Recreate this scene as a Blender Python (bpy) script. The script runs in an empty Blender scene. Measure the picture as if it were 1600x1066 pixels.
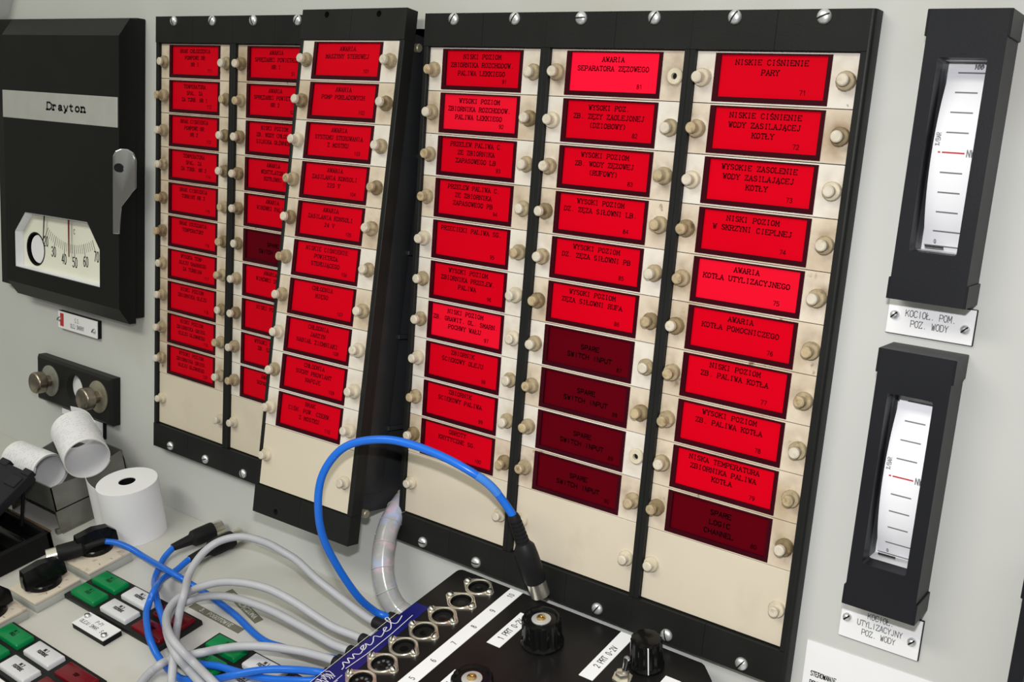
import bpy, bmesh, math, random
from mathutils import Vector, Matrix
random.seed(7)
SC = bpy.context.scene
COL = SC.collection
U = 0.001            # all lengths below are millimetres
ZW = 1350.0          # height of the panel's reference line above the floor
PI = math.pi
TILT = math.radians(12)          # slope of the console desk
CT, ST = math.cos(TILT), math.sin(TILT)

# ------------------------------------------------------------------ camera
def V(x, y, z): return Vector((x*U, y*U, (z+ZW)*U))
CAMP = (499.8, -569.9, -58.1)
RT = Vector((0.801248, 0.593796, 0.073537)); UP = Vector((-0.174459, 0.114290, 0.978009)); FW = Vector((-0.572334, 0.796457, -0.195168))
cam = bpy.data.cameras.new('camera'); co = bpy.data.objects.new('camera', cam); COL.objects.link(co)
cam.sensor_width = 36.0; cam.lens = 36.0*1600.4/1600.0; cam.clip_start = 0.01; cam.clip_end = 50
m = Matrix((RT, UP, -FW)).transposed().to_4x4(); m.translation = V(*CAMP); co.matrix_world = m
SC.camera = co

# ------------------------------------------------------------------ light and exposure
wd = bpy.data.worlds.new('room_air'); SC.world = wd; wd.use_nodes = True
wn = wd.node_tree; bg = wn.nodes['Background']; bg.inputs[1].default_value = 0.44
_tc = wn.nodes.new('ShaderNodeTexCoord'); _sx = wn.nodes.new('ShaderNodeSeparateXYZ'); wn.links.new(_tc.outputs['Generated'], _sx.inputs[0])
_cr = wn.nodes.new('ShaderNodeValToRGB'); wn.links.new(_sx.outputs['Z'], _cr.inputs[0]); wn.links.new(_cr.outputs[0], bg.inputs[0])   # dim engine control room: dark below, pale ceiling above
_cr.color_ramp.elements[0].position = 0.0; _cr.color_ramp.elements[0].color = (0.42, 0.41, 0.36, 1); _cr.color_ramp.elements[1].position = 0.55; _cr.color_ramp.elements[1].color = (1.35, 1.38, 1.22, 1)
def area(name, pos, target, sx, sy, power, color):
    l = bpy.data.lights.new(name, 'AREA'); l.shape = 'RECTANGLE'; l.size = sx*U; l.size_y = sy*U; l.energy = power; l.color = color
    o = bpy.data.objects.new(name, l); COL.objects.link(o); o.location = V(*pos)
    o.rotation_euler = (V(*target)-V(*pos)).to_track_quat('-Z', 'Y').to_euler(); return o
fp = Vector(CAMP) + UP*76 - RT*6
fl_ = area('camera_flash', tuple(fp), tuple(fp+FW*700-RT*10-UP*190), 32, 14, 1.48, (1.0, 0.985, 1.0)); fl_.data.spread = math.radians(112)
area('ceiling_fluorescent_tube', (-330, -1450, 900), (-350, -100, -250), 1300, 300, 14.0, (1.0, 1.0, 0.86))
vs = SC.view_settings; SC.display_settings.display_device = 'sRGB'
vs.view_transform = 'Standard'; vs.look = 'None'; vs.exposure = 0.0; vs.gamma = 1.0; vs.use_curve_mapping = False

# ------------------------------------------------------------------ materials
def mat(name, col, rough=0.5, metal=0.0, var=0.0, scale=40.0, col2=None, thr=None, bump=0.0, bscale=300.0, emit=None, estr=0.0, trans=0.0, spec=0.32, coat=0.0, layers=(), grime=None):
    M = bpy.data.materials.new(name); M.use_nodes = True; nt = M.node_tree; b = nt.nodes['Principled BSDF']
    b.inputs['Base Color'].default_value = (*col, 1); b.inputs['Roughness'].default_value = rough; b.inputs['Metallic'].default_value = metal
    b.inputs['Specular IOR Level'].default_value = spec; b.inputs['Coat Weight'].default_value = coat
    b.inputs['Transmission Weight'].default_value = trans
    if emit: b.inputs['Emission Color'].default_value = (*emit, 1); b.inputs['Emission Strength'].default_value = estr
    tc = nt.nodes.new('ShaderNodeTexCoord')
    oi = nt.nodes.new('ShaderNodeObjectInfo'); va = nt.nodes.new('ShaderNodeVectorMath'); va.operation = 'ADD'
    nt.links.new(tc.outputs['Object'], va.inputs[0]); nt.links.new(oi.outputs['Location'], va.inputs[1]); CO = va.outputs[0]
    src = None
    def mixin(src, c1, c2, sc, lo, hi, detail=4, seed=0.0):
        mp = nt.nodes.new('ShaderNodeMapping'); mp.inputs['Location'].default_value = (seed, seed*.7, seed*1.3); nt.links.new(CO, mp.inputs[0])
        n = nt.nodes.new('ShaderNodeTexNoise'); n.inputs['Scale'].default_value = sc; n.inputs['Detail'].default_value = detail; nt.links.new(mp.outputs[0], n.inputs['Vector'])
        r = nt.nodes.new('ShaderNodeMapRange'); r.inputs[1].default_value = lo; r.inputs[2].default_value = hi; nt.links.new(n.outputs['Fac'], r.inputs[0])
        x = nt.nodes.new('ShaderNodeMix'); x.data_type = 'RGBA'; nt.links.new(r.outputs[0], x.inputs['Factor'])
        if src is None: x.inputs[6].default_value = (*c1, 1)
        else: nt.links.new(src, x.inputs[6])
        x.inputs[7].default_value = (*c2, 1)
        return x.outputs[2]
    if var > 0: src = mixin(None, col, tuple(c*(1-var) for c in col), scale, 0.35, 0.75)
    if col2: src = mixin(src, col, col2, scale if thr is None else thr[0], *( (0.5, 0.75) if thr is None else thr[1:3]), seed=3.1)
    for (c2, sc, lo, hi, sd) in layers: src = mixin(src, col, c2, sc, lo, hi, seed=sd)
    if grime:                       # grubby finger marks around the two thumb screws of a cassette
        gc, gs = grime; fac = None
        for gx in (0.0056, 0.092):
            dn = nt.nodes.new('ShaderNodeVectorMath'); dn.operation = 'DISTANCE'; nt.links.new(tc.outputs['Object'], dn.inputs[0]); dn.inputs[1].default_value = (gx, 0, -0.0152)
            mr = nt.nodes.new('ShaderNodeMapRange'); mr.inputs[1].default_value = 0.015; mr.inputs[2].default_value = 0.004; nt.links.new(dn.outputs['Value'], mr.inputs[0])
            if fac is None: fac = mr.outputs[0]
            else:
                mx = nt.nodes.new('ShaderNodeMath'); mx.operation = 'MAXIMUM'; nt.links.new(fac, mx.inputs[0]); nt.links.new(mr.outputs[0], mx.inputs[1]); fac = mx.outputs[0]
        n = nt.nodes.new('ShaderNodeTexNoise'); n.inputs['Scale'].default_value = 85; n.inputs['Detail'].default_value = 5; nt.links.new(CO, n.inputs['Vector'])
        r = nt.nodes.new('ShaderNodeMapRange'); r.inputs[1].default_value = 0.36; r.inputs[2].default_value = 0.66; nt.links.new(n.outputs['Fac'], r.inputs[0])
        ml = nt.nodes.new('ShaderNodeMath'); ml.operation = 'MULTIPLY'; nt.links.new(fac, ml.inputs[0]); nt.links.new(r.outputs[0], ml.inputs[1])
        m2 = nt.nodes.new('ShaderNodeMath'); m2.operation = 'MULTIPLY'; nt.links.new(ml.outputs[0], m2.inputs[0]); m2.inputs[1].default_value = gs
        x = nt.nodes.new('ShaderNodeMix'); x.data_type = 'RGBA'; nt.links.new(m2.outputs[0], x.inputs['Factor']); nt.links.new(src, x.inputs[6]); x.inputs[7].default_value = (*gc, 1); src = x.outputs[2]
    if src is not None: nt.links.new(src, b.inputs['Base Color'])
    if bump > 0:
        n = nt.nodes.new('ShaderNodeTexNoise'); n.inputs['Scale'].default_value = bscale; nt.links.new(tc.outputs['Object'], n.inputs['Vector'])
        bp = nt.nodes.new('ShaderNodeBump'); bp.inputs['Strength'].default_value = bump; bp.inputs['Distance'].default_value = 0.0005
        nt.links.new(n.outputs['Fac'], bp.inputs['Height']); nt.links.new(bp.outputs[0], b.inputs['Normal'])
    return M
wall_m = mat('grey_enamel', (0.53, 0.535, 0.52), 0.38, var=0.05, scale=6, layers=(((0.40, 0.38, 0.31), 5, 0.60, 0.9, 5.0), ((0.16, 0.10, 0.07), 90, 0.80, 0.84, 1.7)), bump=0.05, bscale=250)
desk_m = mat('pale_grey_desk_enamel', (0.58, 0.57, 0.535), 0.36, var=0.06, scale=8, layers=(((0.46, 0.43, 0.36), 11, 0.60, 0.85, 2.0), ((0.10, 0.09, 0.08), 110, 0.80, 0.83, 8.2)), bump=0.05, bscale=250)
black_m = mat('black_moulded_plastic', (0.013, 0.0135, 0.013), 0.45, var=0.25, scale=30, bump=0.12, bscale=900, spec=0.16)
black_r = mat('black_painted_metal', (0.009, 0.0095, 0.009), 0.42, var=0.2, scale=20, bump=0.06, bscale=700, spec=0.16)
dull_black = mat('dull_black_plastic', (0.006, 0.006, 0.0065), 0.55, var=0.2, scale=40, spec=0.16)
slate_m = mat('dark_slate_plastic', (0.013, 0.0135, 0.017), 0.42, var=0.2, scale=25, bump=0.08, bscale=800, spec=0.16)
cavity_m = mat('dark_cavity', (0.004, 0.004, 0.004), 0.9)
cream_m = mat('clean_cream_plastic', (0.68, 0.63, 0.565), 0.42, var=0.05, scale=30, layers=(((0.52, 0.43, 0.33), 45, 0.56, 0.85, 2.2), ((0.25, 0.17, 0.10), 150, 0.74, 0.8, 9.3)), grime=((0.34, 0.25, 0.16), .55))
cream_d = mat('soiled_cream_plastic', (0.66, 0.58, 0.48), 0.5, var=0.08, scale=40, layers=(((0.40, 0.28, 0.17), 28, 0.46, 0.80, 4.1), ((0.20, 0.12, 0.07), 120, 0.66, 0.78, 7.7)), grime=((0.20, 0.13, 0.075), .9))
cream_t = mat('yellowed_cream_plastic', (0.62, 0.53, 0.42), 0.5, var=0.08, scale=40, layers=(((0.42, 0.31, 0.20), 34, 0.48, 0.84, 6.4), ((0.22, 0.14, 0.08), 130, 0.68, 0.78, 3.3)), grime=((0.24, 0.16, 0.09), .8))
blank_m = mat('ivory_blank_plastic', (0.60, 0.53, 0.425), 0.42, var=0.04, scale=20, layers=(((0.50, 0.42, 0.33), 25, 0.62, 0.9, 2.7),))
bush_m = mat('grimy_beige_bush', (0.40, 0.32, 0.20), 0.5, var=0.35, scale=160, layers=(((0.16, 0.11, 0.06), 220, 0.52, 0.75, 1.2),))
bush_d = mat('brown_worn_bush', (0.27, 0.20, 0.11), 0.45, var=0.4, scale=160, layers=(((0.09, 0.06, 0.03), 220, 0.5, 0.75, 3.2),))
bush_c = mat('pale_cream_bush', (0.60, 0.53, 0.40), 0.5, var=0.25, scale=160)
cap_m = mat('bone_white_pin', (0.60, 0.54, 0.44), 0.45, var=0.2, scale=200, layers=(((0.35, 0.27, 0.17), 240, 0.58, 0.8, 2.0),))
cap_d = mat('tan_worn_pin', (0.46, 0.36, 0.22), 0.45, var=0.3, scale=200, layers=(((0.18, 0.12, 0.06), 240, 0.52, 0.75, 5.0),))
red_m = mat('red_window_plastic', (0.57, 0.0, 0.009), 0.36, var=0.06, scale=14, spec=0.05)
red_d = mat('dark_red_window_plastic', (0.092, 0.0, 0.004), 0.36, var=0.1, scale=14, spec=0.05)
red_b = mat('lit_red_window_plastic', (0.52, 0.001, 0.015), 0.34, emit=(1.0, 0.006, 0.035), estr=0.50, spec=0.12)
red_g = mat('dimly_lit_red_window_plastic', (0.52, 0.001, 0.014), 0.30, emit=(1.0, 0.004, 0.025), estr=0.24, spec=0.2)
rim_m = mat('maroon_window_rim', (0.034, 0.0005, 0.0045), 0.34, var=0.2, scale=60, spec=0.15)
ink_m = mat('dark_red_ink', (0.085, 0.0, 0.004), 0.5, spec=0.05)
ink_f = mat('faded_red_ink', (0.012, 0.0, 0.001), 0.5, spec=0.05)
ink_k = mat('black_ink', (0.015, 0.015, 0.018), 0.5)
ink_g = mat('grey_ink', (0.16, 0.16, 0.18), 0.5)
steel_m = mat('zinc_screw_metal', (0.74, 0.75, 0.76), 0.40, metal=0.75, var=0.2, scale=200)
chrome_m = mat('chrome', (0.56, 0.56, 0.57), 0.06, metal=1.0)
nickel_m = mat('nickel', (0.80, 0.76, 0.66), 0.26, metal=0.9, var=0.15, scale=150)
brass_m = mat('brass', (0.62, 0.46, 0.20), 0.25, metal=1.0)
knurl_m = mat('tarnished_knurled_nickel', (0.36, 0.31, 0.25), 0.32, metal=1.0, var=0.35, scale=150)
brushed_m = mat('brushed_aluminium', (0.60, 0.60, 0.58), 0.42, metal=0.55, var=0.08, scale=60)
tarn_m = mat('tarnished_disc', (0.40, 0.37, 0.28), 0.4, metal=0.6, var=0.4, scale=90)
galv_m = mat('galvanised_sheet', (0.23, 0.23, 0.205), 0.45, metal=0.45, var=0.35, scale=45, layers=(((0.12, 0.10, 0.07), 35, 0.55, 0.8, 1.0),))
white_m = mat('white_engraved_plastic', (0.78, 0.78, 0.80), 0.35, var=0.03, scale=40)
paper_m = mat('white_paper', (0.78, 0.775, 0.80), 0.75, var=0.03, scale=30)
dial_m = mat('cream_dial_card', (0.74, 0.74, 0.64), 0.6, var=0.05, scale=30)
dialw_m = mat('white_dial_card', (0.80, 0.80, 0.85), 0.5)
beige_m = mat('grubby_beige_plate', (0.60, 0.53, 0.44), 0.5, var=0.12, scale=50, layers=(((0.22, 0.14, 0.09), 70, 0.6, 0.8, 2.0),))
greyb_m = mat('grey_plate_side', (0.42, 0.43, 0.40), 0.5, var=0.1, scale=50)
green_m = mat('green_button_plastic', (0.0, 0.20, 0.055), 0.30, var=0.1, scale=60)
wbut_m = mat('milky_white_button_plastic', (0.62, 0.62, 0.65), 0.28, var=0.04, scale=60)
rbut_m = mat('dark_red_button_plastic', (0.14, 0.001, 0.006), 0.22, var=0.2, scale=60)
greyc_m = mat('grey_cable_sheath', (0.43, 0.435, 0.47), 0.36, var=0.06, scale=60)
bluec_m = mat('blue_cable_sheath', (0.012, 0.135, 0.62), 0.26, var=0.06, scale=60)
rubber_m = mat('black_rubber', (0.012, 0.012, 0.013), 0.5, var=0.2, scale=80, spec=0.16)
gloss_k = mat('glossy_black_plastic', (0.005, 0.005, 0.005), 0.14, spec=0.22)
tape_m = mat('olive_embossing_tape', (0.16, 0.155, 0.115), 0.35, var=0.15, scale=60)
tapew_m = mat('stretched_white_letter', (0.55, 0.55, 0.50), 0.5)
sticker_m = mat('navy_sticker', (0.010, 0.012, 0.13), 0.25, var=0.3, scale=50)
redl_m = mat('red_mark', (0.45, 0.03, 0.03), 0.4)
redn_m = mat('dark_red_needle', (0.16, 0.012, 0.010), 0.4)
wrap_m = mat('iridescent_clear_wrap', (0.36, 0.36, 0.355), 0.20, var=0.2, scale=60, layers=(((0.36, 0.42, 0.60), 70, 0.5, 0.7, 1.0), ((0.62, 0.40, 0.47), 80, 0.54, 0.7, 4.0), ((0.38, 0.50, 0.46), 60, 0.58, 0.72, 7.0)))
sleeve_m = mat('pale_blue_clear_sleeve', (0.05, 0.20, 0.62), .12)
disc_m = mat('dull_grey_disc', (0.30, 0.30, 0.26), .45, metal=.4, var=.3, scale=90)
sidel_m = mat('grey_inner_wall', (0.10, 0.11, 0.12), .5)
glass_m = mat('clear_glass', (1, 1, 1), 0.02, trans=1.0)
glass_m.node_tree.nodes['Principled BSDF'].inputs['IOR'].default_value = 1.12

# ------------------------------------------------------------------ mesh helpers
class MB:
    """collects shapes (mm) for ONE mesh"""
    def __init__(s): s.bm = bmesh.new(); s.mi = 0
    def _f(s, vs):
        try:
            f = s.bm.faces.new(vs); f.material_index = s.mi; return f
        except ValueError: return None
    def v(s, p): return s.bm.verts.new((p[0]*U, p[1]*U, p[2]*U))
    def box(s, x0, x1, y0, y1, z0, z1, bev=0.0, seg=2):
        a = [s.v(p) for p in ((x0,y0,z0),(x1,y0,z0),(x1,y1,z0),(x0,y1,z0),(x0,y0,z1),(x1,y0,z1),(x1,y1,z1),(x0,y1,z1))]
        fs = [s._f([a[i] for i in q]) for q in ((3,2,1,0),(4,5,6,7),(0,1,5,4),(1,2,6,5),(2,3,7,6),(3,0,4,7))]
        if bev > 0:
            es = list({e for f in fs for e in f.edges})
            r = bmesh.ops.bevel(s.bm, geom=es, offset=bev*U, segments=seg, profile=0.5, affect='EDGES', clamp_overlap=True)
            for f in r['faces']: f.material_index = s.mi
        return s
    def loft(s, rings, cap0=True, cap1=True, closed=True):
        R = [[s.v(p) for p in r] for r in rings]
        n = len(R[0])
        for a, b in zip(R, R[1:]):
            for i in range(n if closed else n-1):
                j = (i+1) % n; s._f((a[i], a[j], b[j], b[i]))
        if cap0: s._f(R[0][::-1])
        if cap1: s._f(R[-1])
        return s
    def prism(s, outer, axis, a, b, holes=()):
        """2-D outline extruded along axis x/y/z from a to b, with real holes"""
        def p3(p, t): return {'x': (t, p[0], p[1]), 'y': (p[0], t, p[1]), 'z': (p[0], p[1], t)}[axis]
        if not holes:
            n = len(outer); A = [s.v(p3(p, a)) for p in outer]; B = [s.v(p3(p, b)) for p in outer]
            s._f(A); s._f(B[::-1])
            for i in range(n): s._f((A[i], B[i], B[(i+1) % n], A[(i+1) % n]))
            return s
        fa = []
        for t in (a, b):
            es = []
            loops = []
            for lp in (outer, *holes):
                vs_ = [s.v(p3(p, t)) for p in lp]; loops.append(vs_)
                es += [s.bm.edges.new((vs_[i], vs_[(i+1) % len(vs_)])) for i in range(len(vs_))]
            r = bmesh.ops.triangle_fill(s.bm, use_beauty=True, use_dissolve=False, edges=es)
            for g in r['geom']:
                if isinstance(g, bmesh.types.BMFace): g.material_index = s.mi
            fa.append(loops)
        for la, lb in zip(*fa):
            n = len(la)
            for i in range(n): s._f((la[i], lb[i], lb[(i+1) % n], la[(i+1) % n]))
        return s
    def lathe(s, prof, o=(0,0,0), d=(0,-1,0), n=20, mis=None):
        """profile [(t along d, radius)]"""
        d = Vector(d).normalized(); a = d.orthogonal().normalized(); b = d.cross(a); o = Vector(o)
        R = []
        for t, r in prof:
            if r <= 1e-6: R.append([s.v(o+d*t)])
            else: R.append([s.v(o+d*t+(a*math.cos(2*PI*i/n)+b*math.sin(2*PI*i/n))*r) for i in range(n)])
        for k, (p, q) in enumerate(zip(R, R[1:])):
            if mis: s.mi = mis[k]
            for i in range(n):
                j = (i+1) % n
                if len(p) == 1 and len(q) == 1: continue
                if len(p) == 1: s._f((p[0], q[j], q[i]))
                elif len(q) == 1: s._f((p[i], p[j], q[0]))
                else: s._f((p[i], p[j], q[j], q[i]))
        if len(R[0]) > 1 and prof[0][1] > 0 and R[0] is not R[-1]: s._f(R[0][::-1])
        if len(R[-1]) > 1: s._f(R[-1])
        return s
    def tube(s, pts, r, n=12, caps=True):
        P = [Vector(p) for p in pts]; rs = r if isinstance(r, (list, tuple)) else [r]*len(P)
        t0 = (P[1]-P[0]).normalized(); a = t0.orthogonal().normalized(); R = []
        for i, p in enumerate(P):
            t = (P[min(i+1, len(P)-1)]-P[max(i-1, 0)]).normalized()
            a = (a - t*a.dot(t)).normalized(); b = t.cross(a)
            R.append([tuple(p+(a*math.cos(2*PI*k/n)+b*math.sin(2*PI*k/n))*rs[i]) for k in range(n)])
        return s.loft(R, caps, caps)
    def quad(s, *p): s._f([s.v(q) for q in p]); return s
    def xf(s, M):
        bmesh.ops.transform(s.bm, matrix=M, verts=s.bm.verts); return s

def link(name, data, parent=None, loc=None, rot=None):
    o = bpy.data.objects.new(name, data); COL.objects.link(o)
    if loc is not None: o.location = loc
    if rot is not None: o.rotation_euler = rot
    if parent is not None: o.parent = parent
    return o
def mesh_of(name, mb, mats, angle=35):
    bmesh.ops.remove_doubles(mb.bm, verts=mb.bm.verts, dist=1e-7)
    bmesh.ops.recalc_face_normals(mb.bm, faces=mb.bm.faces)
    me = bpy.data.meshes.new(name); mb.bm.to_mesh(me); mb.bm.free()
    for mt in (mats if isinstance(mats, (list, tuple)) else [mats]): me.materials.append(mt)
    for p in me.polygons: p.use_smooth = True
    me.set_sharp_from_angle(angle=math.radians(angle))
    return me
def obj(name, mb, mats, parent=None, loc=None, rot=None, angle=35):
    return link(name, mesh_of(name, mb, mats, angle), parent, loc, rot)
def tag(o, label, cat, group=None):
    o['label'] = label; o['category'] = cat
    if group: o['group'] = group
    return o
def thing(name, label, cat, loc, rot=(0,0,0), group=None):
    return tag(link(name, None, None, loc, rot), label, cat, group)
def struct(name, mb, m):
    o = obj(name, mb, m, None, V(0,0,0)); o['kind'] = 'structure'; return o
def desk(x, y, h):                     # point on the sloping desk: x, depth towards the wall, height above the desk
    return V(x, 8 + y*CT - h*ST, -435 + y*ST + h*CT)
DROT = (TILT, 0, 0)
def circ(cx, cy, r, n=20, a0=0.0, a1=2*PI):
    full = abs(a1-a0-2*PI) < 1e-6
    return [(cx+r*math.cos(a0+(a1-a0)*i/(n if full else n-1)), cy+r*math.sin(a0+(a1-a0)*i/(n if full else n-1))) for i in range(n)]
def rrect(x0, x1, y0, y1, r, n=4):
    o = []
    for cx, cy, a in ((x1-r, y1-r, 0), (x0+r, y1-r, PI/2), (x0+r, y0+r, PI), (x1-r, y0+r, 1.5*PI)):
        o += [(cx+r*math.cos(a+PI/2*i/n), cy+r*math.sin(a+PI/2*i/n)) for i in range(n+1)]
    return o
def smooth(pts, k=8):
    P = [Vector(p) for p in pts]; P = [P[0]*2-P[1]] + P + [P[-1]*2-P[-2]]; out = []
    for i in range(1, len(P)-2):
        a, b, c, d = P[i-1:i+3]
        for j in range(k):
            t = j/k
            out.append(0.5*((2*b)+(c-a)*t+(2*a-5*b+4*c-d)*t*t+(3*b-a-3*c+d)*t**3))
    out.append(P[-2]); return out

# ------------------------------------------------------------------ stroke lettering (cell 4 wide, 6 high)
G = {'A':'0,0 2,6 4,0|.8,2 3.2,2','B':'0,0 0,6 2.8,6 3.7,5.3 3.7,3.8 2.8,3.1 0,3.1|2.8,3.1 4,2.3 4,.8 3,0 0,0','C':'4,4.8 3,6 1.2,6 0,4.6 0,1.4 1.2,0 3,0 4,1.2','D':'0,0 0,6 2.4,6 4,4.6 4,1.4 2.4,0 0,0',
'E':'4,5.2 4,6 0,6 0,0 4,0 4,.8|0,3.1 2.8,3.1','F':'4,5.2 4,6 0,6|0,6 0,0|0,3.1 2.8,3.1','G':'4,4.8 3,6 1.2,6 0,4.6 0,1.4 1.2,0 3,0 4,1 4,2.6 2.4,2.6','H':'0,0 0,6|4,0 4,6|0,3.1 4,3.1','I':'2,0 2,6','J':'3,6 3,1.2 2,0 1,0 .2,1',
'K':'0,0 0,6|4,6 0,2.4|1.5,3.7 4,0','L':'0,6 0,0 4,0 4,.9','M':'0,0 0,6 2,2 4,6 4,0','N':'0,0 0,6 4,0 4,6','O':'1.3,0 0,1.5 0,4.5 1.3,6 2.7,6 4,4.5 4,1.5 2.7,0 1.3,0','P':'0,0 0,6 2.8,6 4,5.2 4,3.6 2.8,2.7 0,2.7','R':'0,0 0,6 2.8,6 4,5.2 4,3.8 2.8,3 0,3|2.3,3 4,0',
'S':'3.8,4.9 2.9,6 1.1,6 .2,4.9 .4,3.8 3.5,2.4 4,1.2 2.9,0 1,0 .1,1.1','T':'0,5.2 0,6 4,6 4,5.2|2,6 2,0','U':'0,6 0,1.4 1.2,0 2.8,0 4,1.4 4,6','V':'0,6 2,0 4,6','W':'0,6 1,0 2,4.4 3,0 4,6','X':'0,0 4,6|0,6 4,0','Y':'0,6 2,3 4,6|2,3 2,0','Z':'.1,5 .1,6 4,6 0,0 4,0 4,1',
'0':'1.3,0 .4,1.5 .4,4.5 1.3,6 2.7,6 3.6,4.5 3.6,1.5 2.7,0 1.3,0','1':'.9,4.6 2.2,6 2.2,0','2':'.3,4.6 1.2,6 2.8,6 3.7,4.8 3.4,3.4 .2,0 3.9,0','3':'.3,5.2 1.2,6 2.8,6 3.6,4.8 2.8,3.2 1.6,3.2|2.8,3.2 3.8,1.7 2.8,0 1.2,0 .2,.9','4':'2.9,0 2.9,6 .1,1.8 3.9,1.8','5':'3.5,6 .7,6 .4,3.4 2.4,3.7 3.7,2.6 3.6,1 2.4,0 .9,0 .2,.8',
'6':'3.4,5.6 2.4,6 1.2,5.4 .4,3.4 .4,1.2 1.3,0 2.7,0 3.6,1.2 3.5,2.6 2.5,3.5 1.3,3.3 .4,2.2','7':'.3,6 3.8,6 1.6,0','8':'2,3.2 .7,4 .7,5.2 1.5,6 2.5,6 3.3,5.2 3.3,4 2,3.2 .4,2.2 .4,.8 1.3,0 2.7,0 3.6,.8 3.6,2.2 2,3.2','9':'.6,.4 1.6,0 2.8,.6 3.6,2.6 3.6,4.8 2.7,6 1.3,6 .4,4.8 .5,3.4 1.5,2.5 2.7,2.7 3.6,3.8',
'.':'1.8,0 2.2,.4','-':'.8,2.9 3.2,2.9','/':'.4,0 3.6,6','(':'3,6.4 1.8,4.8 1.8,1.2 3,-.4',')':'1,6.4 2.2,4.8 2.2,1.2 1,-.4','%':'.2,0 3.8,6|.9,4.2 .4,5 .9,5.9 1.5,5 .9,4.2|3.1,.1 2.6,1 3.1,1.9 3.6,1 3.1,.1','~':'0,3 1.2,3.4 2.6,2.6 4,3',
'r':'0,0 1.4,0|.6,0 .6,4|0,4 .6,4|.6,3 1.6,4 2.6,3.9 2.8,3.2','a':'.6,3.3 1.2,4 2.4,4 3,3.3 3,.4 3.8,0|3,2.3 1.2,2 .4,1.1 1,0 2,0 3,.9','y':'.3,4 2,0|3.7,4 2,0 1.2,-1.7 .3,-1.7','t':'1.4,5.4 1.4,.8 2.1,0 3,.2|.3,4 2.9,4','o':'1.3,0 .4,1.2 .4,2.8 1.3,4 2.7,4 3.6,2.8 3.6,1.2 2.7,0 1.3,0','n':'.6,0 .6,4|0,4 .6,4|.6,3 1.6,4 2.6,4 3.3,3.2 3.3,0|0,0 1.2,0|2.7,0 4,0'}
EXTRA = {'Ą':('A','3.4,-.2 3,-1.2 3.9,-1.4'),'Ę':('E','3.4,0 2.9,-1.1 3.8,-1.4'),'Ó':('O','1.8,6.7 2.8,7.7'),'Ś':('S','1.8,6.7 2.8,7.7'),'Ł':('L','-.7,2.3 1.7,3.9'),'Ż':('Z','1.9,6.9 2.3,7.3'),'Ń':('N','1.8,6.7 2.8,7.7'),'°':('.', '')}
def glyph(c):
    if c in EXTRA:
        b, e = EXTRA[c]; return G[b] + ('|'+e if e else '')
    return G.get(c, '')
def text(mb, s, x, y, h, put, wx=0.72, gap=0.30, w=0.16, serif=False, align='c', clip=None):
    """strokes as flat ribbons; (x,y) baseline anchor; put maps 2-D text coords to 3-D mm"""
    k = h/6.0; cw = 4*k*wx/0.667*0.667; adv = cw*(1+gap)
    tot = adv*len(s)-cw*gap; x0 = x-(tot/2 if align == 'c' else tot if align == 'r' else 0); hw = w*h/2
    segs = []
    for i, c in enumerate(s):
        for st in glyph(c).split('|'):
            if not st: continue
            p = [tuple(map(float, q.split(','))) for q in st.split()]
            q = [(x0+i*adv+a*cw/4, y+b*k) for a, b in p]
            segs += list(zip(q, q[1:]))
            if serif:
                for (e, f), (qe, qf) in (((p[0], p[1]), (q[0], q[1])), ((p[-1], p[-2]), (q[-1], q[-2]))):
                    if e[1] in (0.0, 6.0) and abs(f[1]-e[1]) > 1.4: segs.append(((qe[0]-cw*.21, qe[1]), (qe[0]+cw*.21, qe[1])))
    for (ax, ay), (bx, by) in segs:
        dx, dy = bx-ax, by-ay; L = math.hypot(dx, dy)
        if L < 1e-6: continue
        dx, dy = dx/L, dy/L; ax -= dx*hw*.7; ay -= dy*hw*.7; bx += dx*hw*.7; by += dy*hw*.7; nx, ny = -dy*hw, dx*hw
        mb.quad(put(ax+nx, ay+ny), put(ax-nx, ay-ny), put(bx-nx, by-ny), put(bx+nx, by+ny))
def lines(mb, pts, w, put):
    for (ax, ay), (bx, by) in zip(pts, pts[1:]):
        dx, dy = bx-ax, by-ay; L = math.hypot(dx, dy)
        if L < 1e-6: continue
        dx, dy = dx/L*w/2, dy/L*w/2
        mb.quad(put(ax-dy-dx*.5, ay+dx-dy*.5), put(ax+dy-dx*.5, ay-dx-dy*.5), put(bx+dy+dx*.5, by-dx+dy*.5), put(bx-dy+dx*.5, by+dx+dy*.5))

# ------------------------------------------------------------------ the setting: upright panel with its cut-out, recess behind it
b = MB()
OX0, OX1, OZ0, OZ1 = -107, -7.5, -353, 13.5
b.prism([(-900,-470),(800,-470),(800,260),(-900,260)], 'y', 8, 11, holes=[[(OX0,OZ0),(OX1,OZ0),(OX1,OZ1),(OX0,OZ1)]])
wall = struct('wall_back', b, wall_m)
b = MB()
b.box(-140, 30, 260, 264, -400, 60); b.box(-140, -136, 11, 260, -400, 60); b.box(26, 30, 11, 260, -400, 60); b.box(-136, 26, 11, 260, 56, 60); b.box(-136, 26, 11, 260, -400, -396)
struct('wall_recess', b, cavity_m)
b = MB(); b.box(-900, 800, -520, -0.2, -26, 0, 1.0)
dk = tag(obj('console_desk', b, desk_m, None, desk(0,0,0), DROT), 'sloping pale grey console desk top below the instrument panel', 'desk')

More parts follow.
